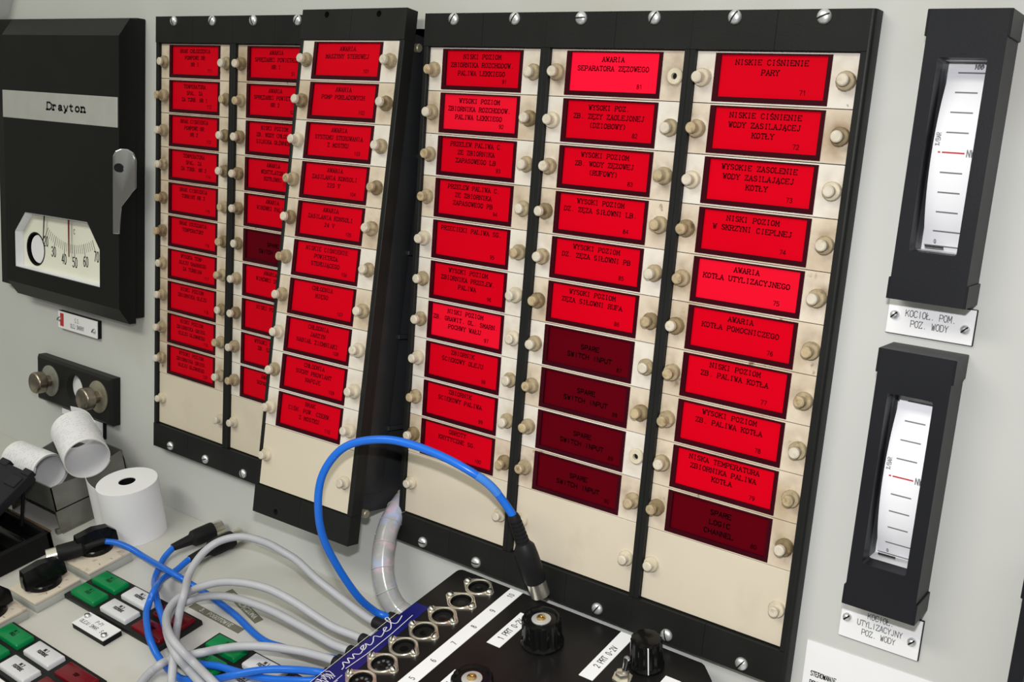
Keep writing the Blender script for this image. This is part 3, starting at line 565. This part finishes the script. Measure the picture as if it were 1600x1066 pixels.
def tape(x0, y0, x1, y1, w, s, label):
    a = math.atan2(y1-y0, x1-x0); L = math.hypot(x1-x0, y1-y0)
    o0 = desk((x0+x1)/2, (y0+y1)/2, 0); t = thing('embossed_tape', label, 'label', o0, DROT, 'embossed tape labels')
    R = Matrix.Rotation(a, 4, 'Z')
    b = MB(); b.box(-L/2, L/2, -w/2, w/2, 0, .5); b.xf(R); st = obj('strip', b, tape_m, t)
    b = MB(); text(b, s, 0, -w*.26, w*.55, lambda x, y: (x, y, .56), wx=1.0, gap=.42, w=.2); b.xf(R); obj('lettering', b, tapew_m, st)
tape(-144.6, -61.3, -89.2, -75.3, 7.4, '1. ZAŁĄCZONA', 'olive embossed tape label reading ZAŁĄCZONA, nearer the wall')
tape(-154.5, -90.7, -91.3, -91.5, 6.4, '3. POGOTOWIE', 'olive embossed tape label reading POGOTOWIE, farther from the wall')

# rotary switches
def rotary(x, y, label, ang, off=(0, 0), k=0.82):
    t = thing('rotary_switch', label, 'switch', desk(x, y, 0), DROT, 'rotary switches in a row')
    b = MB(); b.box(-20.5, 20.5, -21, 21, 0, 7.5, 1.0); obj('base', b, greyb_m, t)
    b = MB(); b.box(-20.5, 20.5, -21, 21, 7.4, 10, .8); obj('escutcheon', b, beige_m, t)
    R = Matrix.Rotation(ang, 4, 'Z')
    b = MB(); b.lathe([(10, 14), (13.0, 13.5), (14.0, 12.5), (14.0, 0)], (0,0,0), (0,0,1), 28)
    sec = lambda w, h0, h1: None
    b.loft([[(x_*k, -w*k, 13), (x_*k, w*k, 13), (x_*k, w*.66*k, hh), (x_*k, -w*.66*k, hh)] for x_, w, hh in ((-21, 5.5, 22), (-19, 7.5, 29), (0, 8.5, 31), (15, 7, 29), (23, 4.0, 22))])
    b.xf(Matrix.Translation((off[0]*U, off[1]*U, 0)) @ R); k_ = obj('handle', b, gloss_k, t)
    b = MB(); b.box(12, 19, -.5, .5, 27, 27.5); b.xf(R)
    b.bm.free()
    b = MB(); [lines(b, [(15*math.cos(a), 17.5*math.sin(a)), (18*math.cos(a), 19.5*math.sin(a))], .5, lambda x_, y_: (x_, y_, 10.06)) for a in (-.4, .2, .8, 2.4)]; obj('marks', b, redn_m, t)
rotary(-276.5, -98.0, 'rotary switch nearest the paper roll, silver tipped plug lying across its plate', 1.35, (-9.5, 6))
rotary(-275.5, -148.0, 'middle rotary switch with black handle on a beige plate, left of green buttons', 1.45)
rotary(-275.0, -196.5, 'rotary switch at the left edge of the photo, nearest to the viewer', 1.45)

# ------------------------------------------------------------------ black recorder with propped lid
t = thing('strip_chart_recorder', 'black recorder at the left edge with its dark lid propped up', 'recorder', desk(-440, -160, 0), DROT)
b = MB(); X0, X1, Y0, Y1 = -120, 106, -75, 54
for q in ((X0, X1, Y1-5, Y1, 0, 20), (X0, X1, Y0, Y0+8, 0, 20), (X0, X0+6, Y0, Y1, 0, 20), (X1-6, X1, Y0, Y1, 0, 20)): b.box(*q, .8, 1)
b.box(X0+2, X1-2, Y0+2, Y1-2, 0, 6)
obj('body', b, dull_black, t)
b = MB(); b.box(X0, X1+.6, Y1-1.6, Y1+.6, 19.6, 20.8, .3, 1); o = obj('trim_strip', b, mat('rusty_brown_edge', (0.10, 0.055, 0.03), .6, var=.4, scale=80), t); o['label'] = 'brown worn edge strip'
b = MB()
for yy in (-40, 0, 30): b.box(X0+14, X1-16, yy-9, yy+9, 6, 14, 1.0)
b.tube([(X0+10, -20, 14), (X1-10, -20, 14)], 5, 14); obj('mechanism', b, gloss_k, t)
b = MB()      # lid in its own plane: from (y=-18,h=20) up to (y=66,h=62)
y0_, h0_, y1_, h1_ = -20.0, 21.0, 64.0, 61.0; L = math.hypot(y1_-y0_, h1_-h0_); a = math.atan2(h1_-h0_, y1_-y0_)
b.box(X0, 83, 0, L, 0, 9.5, 2.0); b.box(62, 80, L*.80, L*.92, 9, 10.8, .5, 1); b.box(70, 82.5, L-4, L+2.5, 4, 10.4, .6, 1); b.box(30, 44, L-4, L+2.5, 4, 10.4, .6, 1)
b.box(20, 60, L*.1, L*.26, 9.4, 10.6, .3, 1)
b.xf(Matrix.Translation((0, y0_*U, h0_*U)) @ Matrix.Rotation(a, 4, 'X')); lid = obj('lid', b, slate_m, t)
b = MB(); b.tube([(70, 46, 18), (70, 56, 55)], 1.6, 8); obj('prop_rod', b, dull_black, t)

# ------------------------------------------------------------------ metal tray with paper rolls
t = thing('metal_tray', 'grey sheet metal tray holding printed paper rolls against the wall', 'tray', desk(-400, -48, 0), DROT)
b = MB(); sp = [(-39,0),(40,0),(40,36),(36,54),(-9,46.5),(-39,48.5)]
b.prism(sp, 'x', 42.6, 43.8); b.prism(sp, 'x', -43.8, -42.6)
b.box(-43.8, 43.8, -39, -37.8, 24, 48.4); b.box(-43.8, 43.8, -39, 38, 23, 24.2); b.box(-43.8, 43.8, 36.8, 38, 23, 54)
b.box(39, 43.8, -42, -38.5, 0, 5, .4, 1); b.box(34, 46, -38, 36, 0, 1.0)
obj('tray_body', b, galv_m, t)
def spiral_roll(name, label, R, Lr, turns, center, axis, up, gap=1.1, thick=.35, tail=0.0, prints=True, start=0.0):
    """open paper coil; centre of the mouth at `center` in desk coords, `axis` points out of the mouth"""
    ax = Vector(axis).normalized(); u = (Vector(up)-ax*Vector(up).dot(ax)).normalized(); v_ = ax.cross(u); N = int(turns*40)
    t = thing(name, label, 'paper roll', desk(*center), DROT, 'printed paper rolls in the tray')
    def ring(off, y):
        out = []
        for i in range(N+1):
            a_ = start+2*PI*i/40; r = R-off-gap*(turns-i/40.0)
            if i > N-10: r += tail*((i-(N-10))/10.0)**2
            out.append(tuple(ax*y+(u*math.cos(a_)+v_*math.sin(a_))*r))
        return out
    b = MB(); ou0, ou1, in0, in1 = ring(0, 0), ring(0, -Lr), ring(thick, 0), ring(thick, -Lr)
    b.loft([ou0, ou1, in1, in0, ou0], False, False, closed=False)
    for k in (0, N): b.quad(ou0[k], ou1[k], in1[k], in0[k])
    coil = obj('coil', b, paper_m, t, angle=50)
    if prints:
        b = MB(); rnd = random.Random(3)
        for row in range(13):
            yy = -5-(Lr-10)*row/12.0
            for i in range(N-44, N-2):
                if rnd.random() < .3: continue
                for f in (0.15, .6):
                    if rnd.random() < .35: continue
                    pts = []
                    for fa, dy in ((f, 0), (f+.26, 0), (f+.26, .55), (f, .55)):
                        a_ = start+2*PI*(i+fa)/40; r = R+.12-gap*(turns-(i+fa)/40.0)
                        if i > N-10: r += tail*((i+fa-(N-10))/10.0)**2
                        pts.append(tuple(ax*(yy+dy)+(u*math.cos(a_)+v_*math.sin(a_))*r))
                    b.quad(*pts)
        obj('printed_text', b, mat('pale_violet_print', (0.36, 0.35, 0.50), .7), coil)
    return t
spiral_roll('printed_paper_roll', 'loosely coiled printed paper roll at the front left of the tray', 18.5, 56, 2.6, (-392, -66.5, 46), (1, .02, .0), (0, .3, 1), tail=.6, gap=1.1, start=1.2)
spiral_roll('printed_paper_roll', 'larger printed paper roll tilted up against the plate below the selector', 21.0, 57, 1.9, (-344.5, -52.5, 66.8), (.92, -.35, -.14), (0, .3, 1), tail=0.3, gap=.55, start=5.2)
# printed sheet curl standing behind
b = MB(); pts = [(-30+6*i, 4*math.sin(i*.5)) for i in range(9)]
b.loft([[(x, y, h) for x, y in pts]+[(x, y+.35, h) for x, y in pts[::-1]] for h in (0, 40)])
o = obj('paper_sheet', b, paper_m, None, desk(-396, -18, 46), (TILT, .08, .0), angle=60); tag(o, 'curled printed paper sheet behind the tilted roll in the tray', 'paper')

# blank thermal roll standing on the desk
t = thing('paper_roll', 'blank white paper roll standing on the desk with its loose end sticking out', 'paper roll', desk(-297, -45, 0), DROT)
b = MB(); Hh = 53.0; Rr = 27.0; nn = 48
b.lathe([(0, 7.2), (0, Rr), (.4, Rr+.2), (Hh-.4, Rr+.2), (Hh, Rr-.2), (Hh+.2, Rr*.6), (Hh, 7.6), (Hh-14, 7.2), (0, 7.2)], (0,0,0), (0,0,1), nn)
obj('roll', b, paper_m, t)
b = MB(); b.lathe([(2, 7.6), (Hh-.6, 7.6), (Hh-.6, 6.8), (20, 6.8), (2, 6.8)], (0,0,0), (0,0,1), 24); obj('core', b, dull_black, t)
b = MB(); path = []
for i in range(26):                           # outer wrap peeling off towards the left
    a_ = math.radians(40-155*i/25.0); path.append(((Rr+.45)*math.cos(a_), (Rr+.45)*math.sin(a_)))
x_, y_ = path[-1]
for i in range(1, 13):
    f = i/12.0; path.append((x_+(-49.5-x_)*f, y_+(-12.5-y_)*f-2.2*math.sin(PI*f)))
nrm = []
for i, p in enumerate(path):
    q0, q1 = path[max(i-1, 0)], path[min(i+1, len(path)-1)]; dx, dy = q1[0]-q0[0], q1[1]-q0[1]; l_ = math.hypot(dx, dy); nrm.append((-dy/l_*.3, dx/l_*.3))
strip_ = path + [(p[0]-n_[0], p[1]-n_[1]) for p, n_ in zip(path[::-1], nrm[::-1])]
b.loft([[(x, y, h) for x, y in strip_] for h in (.1, Hh)]); obj('loose_end', b, paper_m, t, angle=50)

# ------------------------------------------------------------------ black test box
BX, BY = 63.0, -1.5
BH = 62.0
t = thing('test_box', 'black test box with round sockets, white number strip and black knobs on the desk', 'test box', desk(BX, BY, 0), DROT)
Wb, Db = 212.0, 190.0
def box_outline(ins=0.0):
    r = 4.0; o = [(ins, -Db+ins), (Wb-ins, -Db+ins), (Wb-ins, -13.5-ins*.4), (Wb-2, -11), (Wb-11.5, -1.2), (Wb-14-ins*.4, -ins)]
    o += [(r*(1-math.sin(a_))+ins*.7, -r*(1-math.cos(a_))-ins*.7) for a_ in [PI/2*k/5 for k in range(6)]][::1]
    return o
b = MB(); b.loft([[(x, y, h) for x, y in box_outline(i_)] for h, i_ in ((0, .3), (BH-1.0, .3))]); obj('case', b, black_r, t)
b = MB(); holes = [circ(27.3, -12.0-20.0*k, 7.6, 20) for k in range(9)]
b.prism(box_outline(0), 'z', BH-1.2, BH, holes=holes); top = obj('top_plate', b, mat('black_lacquered_plate', (0.010, 0.0095, 0.0095), 0.33, var=.3, scale=60, bump=.05, bscale=1500, spec=0.2), t)
def flange_outline():
    o = []
    for cx_, r, a0, a1 in ((10.8, 3.3, -1.15, 1.15), (0, 10.0, 1.15, PI-1.15), (-10.8, 3.3, PI-1.15, PI+1.15), (0, 10.0, PI+1.15, 2*PI-1.15)):
        o += circ(cx_, 0, r, 9, a0, a1)
    return o
b = MB(); b.prism(flange_outline(), 'z', 0, 1.1, holes=[circ(0, 0, 7.7, 24)])
b.tube([(8.9*math.cos(2*PI*i/32), 8.9*math.sin(2*PI*i/32), 1.0) for i in range(33)], .55, 8, False)
FL = mesh_of('flange', b, nickel_m)
b = MB(); b.lathe([(-9, 7.6), (0.9, 7.6), (1.1, 7.2), (0.2, 6.7), (-1.2, 6.5), (-1.0, 3.0), (-.9, 0)], (0,0,0), (0,0,1), 24); INS = mesh_of('insert', b, gloss_k)
b = MB(); b.mi = 0
for k in range(5):
    a_ = PI*(k/4.0); b.lathe([(-1.4, 1.0), (-.6, 1.0), (-.6, 0)], (4.2*math.cos(a_), 4.2*math.sin(a_), 0), (0,0,1), 8)
b.box(-.9, .9, -6.6, -5.2, -1.4, -.5); PINS = mesh_of('contact_holes', b, sidel_m)
SS = mesh_of('screw', screw_mb(2.7, .9), [nickel_m, dull_black])
for k in range(9):
    f_ = link('din_socket', FL, t, (27.3*U, (-12.0-20.0*k)*U, BH*U), (0, 0, math.radians(-7)))
    link('insert', INS, f_)
    if k >= 5: link('contact_holes', PINS, f_)
    for sx in (-10.8, 10.8): link('screw', SS, f_, (sx*U, 0, .8*U), (-PI/2, 0, random.uniform(0, 3)))
def strip_label(x0, x1, y0, y1, items, h, label=None):
    b = MB(); b.box(x0-BX, x1-BX, y0-BY, y1-BY, BH, BH+.25); o = obj('label_strip', b, white_m, t)
    b = MB(); cx_ = (x0+x1)/2-BX
    for s_, y in items: text(b, s_, y-BY, 0, h, lambda u, w_: (cx_-w_+h*.5, u, BH+.31), wx=.62, gap=.32, w=.12)
    obj('lettering', b, ink_k, o); return o
strip_label(110.3, 121.0, -185, -1.8, [('10', -9.0), ('9', -30), ('8', -51), ('7', -72), ('6', -93), ('5', -113.5), ('4', -134)], 4.2)
strip_label(133.2, 144.0, -59.3, -21, [('1 PRT 0-2V', -39.5)], 4.6)
strip_label(202.0, 212.3, -53.5, -1.8, [('2 PRT 0-2V', -29.5)], 4.4)
strip_label(133.2, 144.0, -130, -92, [('10 PRT', -111)], 4.4)
strip_label(248.0, 258.6, -78, -24.6, [('CAL', -50)], 4.4)
def control_knob(x, y, R, H, disc, rot=0.0):
    n = 44
    k = thing_part = link('control_knob', None, t, ((x-BX)*U, (y-BY)*U, BH*U), (0, 0, rot))
    b = MB()
    def ring(r, h, fl): return [((r-(fl if i % 4 in (0,) else 0))*math.cos(2*PI*i/n), (r-(fl if i % 4 in (0,) else 0))*math.sin(2*PI*i/n), h) for i in range(n)]
    rings = [ring(R, .6, 0), ring(R+.2, 2.2, 0), ring(R-.5, 3.2, 0), ring(R-.8, 4.2, .8), ring(R-1.3, H-1.0, .8), ring(R-2.0, H, .4)]
    if disc: rings += [ring(R-3.4, H, 0), ring(R-4.4, H-1.6, 0), ring(.5, H-1.6, 0)]
    else: rings += [ring(R-4, H+.3, 0), ring(.5, H+.5, 0)]
    b.loft(rings); body = obj('knob_body', b, gloss_k, k, angle=28)
    if disc:
        b = MB(); b.lathe([(H-1.7, 6.4), (H-1.0, 6.4), (H-.7, 5.9), (H-.7, 0)], (0,0,0), (0,0,1), 26); obj('insert_disc', b, brushed_m, k)
        b = MB(); b.lathe([(H-.8, 3.1), (H+.2, 3.0), (H+.7, 2.2), (H+.8, 1.1), (H+.2, 1.0), (H+.2, 0)], (0,0,0), (0,0,1), 18); obj('centre_screw', b, brass_m, k)
    else:
        b = MB(); b.prism([(-.35, 1.6), (.35, 1.6), (.35, H-.4), (-.35, H-.4)], 'y', -R-.25, -R+1.4); o = obj('pointer_line', b, white_m, k); o['label'] = 'white pointer line'
    return k
control_knob(164.5, -39.5, 14.2, 20, True)
control_knob(163.0, -110.0, 14.2, 20, True)
control_knob(233.0, -22.5, 11.2, 21, False, .62)
k = link('toggle_switch', None, t, ((226.8-BX)*U, (-41.6-BY)*U, BH*U))
b = MB(); b.lathe([(0, 6.6), (1.6, 6.6), (1.6, 4.6), (5.2, 4.4), (5.6, 3.6), (5.6, 0)], (0,0,0), (0,0,1), 6); obj('bushing', b, nickel_m, k)
b = MB(); b.lathe([(4, 1.5), (15, 2.1), (16.4, 1.9), (17.2, 1.0), (17.4, 0)], (0,0,0), (.18,.12,1), 12); obj('lever', b, chrome_m, k)
# blue maker's sticker with a handwritten style word
b = MB(); b.prism([(.7, -51.6-BY), (12.6, -50.7-BY), (21.5, -185), (.7, -185)], 'z', BH, BH+.25); st = obj('sticker', b, sticker_m, t); st['label'] = 'navy blue sticker with white handwritten word'
b = MB()
def sput(u, w_): return (9.0+(-u)*0.030-w_, -58-BY-(80-u), BH+.32)
wave = [(0,0),(2,1),(4,4.5),(5.4,.6),(7.4,4.6),(9,1),(11,4.6),(12.8,1),(15.5,1.6),(19,5.0),(16.5,4.6),(16.2,1.4),(19,2.6),(20.2,5),(20.8,1.2),(23.5,2),(26.5,5.2),(27.5,4.2),(28.4,1.2),(30.5,1.6),(33,3.2),(35.6,4.4),(34.4,5.6),(32.8,3.6),(33.6,1.4),(36.5,1.6),(40.5,7),(42,11.2),(40.4,11.8),(39.6,7),(40.6,2),(43.5,2.2),(47,4)]
wave = [tuple(q)[:2] for q in smooth([(x_*1.35+6, y_, 0) for x_, y_ in wave], 4)]
lines(b, [(q[0], q[1]) for q in wave], .75, sput)
lines(b, [(8, -1.5), (26, -3.2), (50, -3.2), (74, -2.0)], .5, sput)
lines(b, [(-70, 8.9), (76, 8.9)], .35, sput)
rr = random.Random(5)
for i in range(46):
    u = -62+62*i/46.0; lines(b, [(u, 6.4+rr.uniform(-1.6,1.6)), (u+1.6, rr.uniform(-2,6)), (u+.6, rr.uniform(-3,3))], .45, sput)
for i in range(6): lines(b, [(-66, -4-.9*i), (2-5*i, -4-.9*i)], .4, sput)
obj('lettering', b, mat('silver_white_print', (0.66, 0.66, 0.72), .35), st)

# ------------------------------------------------------------------ cables with round plugs
def plug_parts(parent, p0, p1, R0, ribs=0):
    """p0 cable end, p1 metal tip (desk or world mm, relative to the parent)"""
    p0, p1 = Vector(p0), Vector(p1); L = (p1-p0).length; d = (p1-p0)/L; k = L/52.0
    pr = [(-2, R0+.6)]
    if ribs:
        for i in range(ribs): pr += [(1+20*k*i/ribs, R0+1.5+.9*i/ribs), (1+20*k*(i+.55)/ribs, R0+1.5+.9*i/ribs), (1+20*k*(i+.6)/ribs, R0+.9+.9*i/ribs), (1+20*k*(i+.98)/ribs, R0+.9+.9*i/ribs)]
    pr += [(17*k, R0+2.2), (20*k, 7.3), (26*k, 7.7), (41*k, 7.7), (42.5*k, 7.2), (42.5*k, 0)]
    b = MB(); b.lathe(pr, p0, d, 22); pl = obj('plug_body', b, rubber_m, parent)
    b = MB(); b.lathe([(40*k, 6.7), (52*k, 6.7), (52*k, 6.1), (45*k, 6.1), (45*k, 0)], p0, d, 24); pt = obj('plug_shell', b, nickel_m, parent); pt['label'] = 'metal plug shell'
    a = d.orthogonal().normalized(); c_ = d.cross(a)
    b = MB()
    for i in range(5):
        th = PI*i/4; b.tube([p0+d*44*k+(a*math.cos(th)+c_*math.sin(th))*3.6, p0+d*51*k+(a*math.cos(th)+c_*math.sin(th))*3.6], .7, 6)
    obj('pins', b, nickel_m, parent)
def cable(name, label, m_, pts, r, sock=None, plug=None, frame='desk', group=None, sleeve=None):
    o0 = pts[len(pts)//2]
    if frame == 'desk': t = thing(name, label, 'cable', desk(*o0), DROT, group)
    else: t = thing(name, label, 'cable', V(*o0), (0,0,0), group)
    rel = lambda p: (p[0]-o0[0], p[1]-o0[1], p[2]-o0[2])
    b = MB(); b.tube([rel(p) for p in smooth(pts, 7)], r, 14); obj('sheath', b, m_, t, angle=60)
    if sleeve:
        S_ = smooth(pts, 7)[sleeve[0]:sleeve[1]]; b = MB(); b.tube([rel(p) for p in S_], r+.25, 14); o = obj('clear_sleeve', b, sleeve_m, t, angle=60); o['label'] = 'clear shiny sleeve'
    if sock:                                        # moulded boot pushed into the side of the box
        a_, c_ = Vector(rel(sock[0])), Vector(rel(sock[1])); d = c_-a_; L = d.length
        b = MB(); b.lathe([(-1, r+.5), (-1, r+1.2), (3, r+1.4), (4, r+1.2), (L*.55, r+1.5), (L*.6, 6.2), (L, 6.4)], a_, d, 20); obj('boot', b, rubber_m, t)
    if plug: plug_parts(t, rel(plug[0]), rel(plug[1]), r, plug[2] if len(plug) > 2 else 0)
    return t
GR, BR2 = 3.1, 2.7
G1 = [(24.0,-53.3,30.0),(13.4,-52.7,30.0),(-4.9,-50.8,32.0),(-26.8,-49.0,36.0),(-44.2,-48.6,41.0),(-69.8,-44.3,46.0),(-87.0,-45.1,50.0),(-105.1,-45.7,52.0),(-128.0,-49.7,52.0),(-141.6,-60.1,50.0),(-147.2,-72.0,46.0),(-147.1,-85.3,40.0),(-141.7,-97.1,35.3),(-125.5,-112.9,35.0),(-124.2,-120.2,23.9),(-119.4,-128.8,13.4),(-91.1,-150.2,21.3),(-81.6,-159.0,17.0),(-73.7,-167.5,9.3),(-59.5,-177.8,9.0)]
G2 = [(29.2,-73.0,30.0),(18.9,-73.6,30.0),(0.0,-75.7,31.0),(-18.7,-76.7,35.0),(-33.5,-78.5,40.0),(-47.7,-80.8,44.0),(-62.8,-83.0,46.0),(-83.0,-87.9,46.0),(-102.8,-94.2,43.0),(-118.7,-101.2,37.1),(-135.1,-104.3,26.9),(-137.6,-114.4,24.7),(-129.2,-127.5,25.2),(-109.7,-141.5,31.0),(-86.5,-153.0,35.2),(-73.3,-154.3,29.8),(-65.1,-151.3,20.1),(-42.9,-156.7,22.3),(-29.6,-156.9,17.4)]
G3 = [(32.0,-87.6,30.0),(24.4,-88.2,30.0),(12.6,-88.2,29.0),(-8.7,-87.0,29.0),(-27.1,-86.2,29.0),(-55.1,-86.2,30.0),(-81.9,-88.7,30.0),(-104.2,-91.6,28.0),(-121.3,-97.3,25.0),(-134.1,-104.0,19.9),(-140.9,-111.8,16.5),(-134.9,-123.0,17.9),(-121.3,-135.4,19.7),(-94.9,-150.1,27.6),(-77.5,-156.6,25.0),(-73.2,-152.7,13.0),(-52.8,-157.8,14.2),(-40.2,-158.4,9.8)]
G4 = [(32.6,-101.8,30.0),(25.1,-102.0,30.0),(8.4,-103.1,28.0),(-6.2,-105.9,27.0),(-28.1,-113.3,26.0),(-47.1,-121.6,24.0),(-63.6,-129.6,20.0),(-68.5,-142.5,22.9),(-84.3,-148.7,16.9),(-98.8,-150.9,9.3),(-98.7,-159.2,10.3),(-103.8,-163.3,5.5),(-101.8,-171.3,5.0),(-95.1,-183.4,5.0)]
cable('grey_cable', 'grey cable making the highest arch in front of the wall', greyc_m, G1, GR, ((22,-53.3,30),(63,-53.3,30)), group='grey cables from the test box')
cable('grey_cable', 'second grey cable arching just above the embossed tape labels', greyc_m, G2, GR, ((28,-73.2,30),(63,-73.5,30)), group='grey cables from the test box')
cable('grey_cable', 'third grey cable crossing over the POGOTOWIE tape label', greyc_m, G3, GR, ((30,-87.8,30),(63,-88,30)), group='grey cables from the test box')
cable('grey_cable', 'lowest grey cable crossing the green button near the bottom edge', greyc_m, G4, GR, ((30,-101.8,30),(63,-101.5,30)), group='grey cables from the test box')
B2 = [(-279.5,-88.1,18.0),(-270.0,-81.6,16.0),(-257.8,-76.9,12.0),(-241.5,-75.1,8.0),(-218.3,-78.6,10.8),(-183.6,-83.7,15.4),(-169.3,-77.7,6.3),(-150.2,-78.1,5.0),(-127.4,-80.2,4.0),(-104.9,-83.8,4.0),(-78.2,-90.0,3.6),(-59.1,-93.3,5.0),(-39.2,-94.3,9.0),(-14.3,-93.8,14.0),(7.0,-94.4,20.0),(26.0,-95.4,26.0)]
B3 = [(-231.4,-50.0,8.0),(-231.1,-56.6,6.0),(-229.4,-64.1,3.7),(-220.6,-75.5,3.0),(-209.0,-87.6,3.0),(-184.4,-102.8,11.9),(-168.0,-112.4,11.9),(-146.9,-122.9,11.9),(-122.4,-134.8,11.9),(-109.9,-137.2,3.0),(-81.2,-146.3,11.9),(-70.3,-142.6,11.9),(-56.5,-139.2,14.0),(-35.9,-137.8,17.0),(-17.6,-135.4,19.0),(-1.7,-131.2,21.0),(21.0,-124.4,25.3),(30.2,-117.9,26.1)]
B4 = [(-202.2,-53.4,8.0),(-203.6,-57.3,7.0),(-201.3,-70.8,5.6),(-193.4,-88.0,10.3),(-171.3,-110.0,20.8),(-167.3,-119.7,14.8),(-159.6,-127.9,13.0),(-141.8,-139.4,13.0),(-128.2,-146.6,12.0),(-116.8,-149.9,5.3),(-103.0,-152.6,3.0),(-83.5,-155.6,3.1),(-69.9,-154.5,5.7),(-57.2,-151.1,8.7),(-44.1,-148.8,14.7),(-30.2,-146.2,21.8),(-19.1,-138.7,25.0),(-5.6,-129.7,27.0),(12.4,-121.8,29.0),(28.7,-118.9,32.6),(34.8,-114.8,31.0)]
cable('blue_cable', 'blue cable running to the silver tipped plug on the rotary switch plate at left', bluec_m, B2, BR2, ((26,-95.4,26),(63,-95,26)), ((-279.5,-88.1,18),(-300,-130,17.5)), group='blue cables from the test box')
cable('blue_cable', 'blue cable ending in the upper black plug on the desk, right of the paper roll', bluec_m, B3, BR2, ((33,-120.2,29),(63,-125,30)), ((-231.4,-50.0,8.0),(-222.4,-4.5,8.5)), group='blue cables from the test box')
cable('blue_cable', 'blue cable ending in the lower black plug lying under the grey arch', bluec_m, B4, BR2, ((33,-114,30),(63,-113.5,30)), ((-202.2,-53.4,8.0),(-196.6,-3.5,8)), group='blue cables from the test box')
B1 = [(26.4,-38.0,-416.2),(22.2,-42.0,-414.2),(16.9,-47.0,-410.7),(12.4,-60.0,-396.6),(5.5,-74.0,-372.9),(0.2,-86.0,-346.5),(0.1,-92.0,-321.0),(2.8,-92.0,-299.1),(11.6,-88.0,-281.4),(24.5,-83.0,-271.0),(45.4,-77.0,-264.9),(62.4,-70.0,-265.4),(83.4,-61.0,-270.6),(102.3,-53.0,-278.3),(113.1,-45.0,-286.8),(120.1,-38.0,-297.8),(126.5,-33.0,-308.7)]
cable('blue_cable', 'blue cable rising in a big loop in front of the alarm modules, plug hanging down', bluec_m, B1, BR2+.1, ((25,-38.0,-416.0),(63,-34,-416)), ((126.5,-33.0,-308.7),(141.5,-15.0,-366.0), 8), frame='world', group='blue cables from the test box', sleeve=(93, 103))

# wrapped cable loom behind the box
C_ = [(-12,40,-330),(-11,22,-340),(-9.7,8,-347),(-7.4,-4,-354),(-5.0,-14,-366.0),(0.5,-23,-384.2),(9.2,-27,-401.3),(19,-26,-414),(30,-22,-420.5)]
t = thing('cable_loom', 'thick cable loom in shiny clear spiral wrap hanging from the panel cut-out', 'cable', V(0,-14,-380))
P = [Vector((x, y+14, z+380)) for x, y, z in C_]; S_ = smooth([tuple(p) for p in P], 10)
b = MB(); b.tube(S_, 8.4, 18); obj('wrap', b, wrap_m, t, angle=60)
b = MB()
for k in range(14, len(S_)-6, 9):
    p = S_[k]; d = (S_[k+1]-S_[k-1]).normalized(); a = d.orthogonal().normalized(); c_ = d.cross(a)
    b.tube([p+(a*math.cos(th)+c_*math.sin(th))*8.5+d*(th*.9) for th in [i*2*PI/24 for i in range(25)]], .42, 6)
o = obj('wrap_seam', b, greyb_m, t);
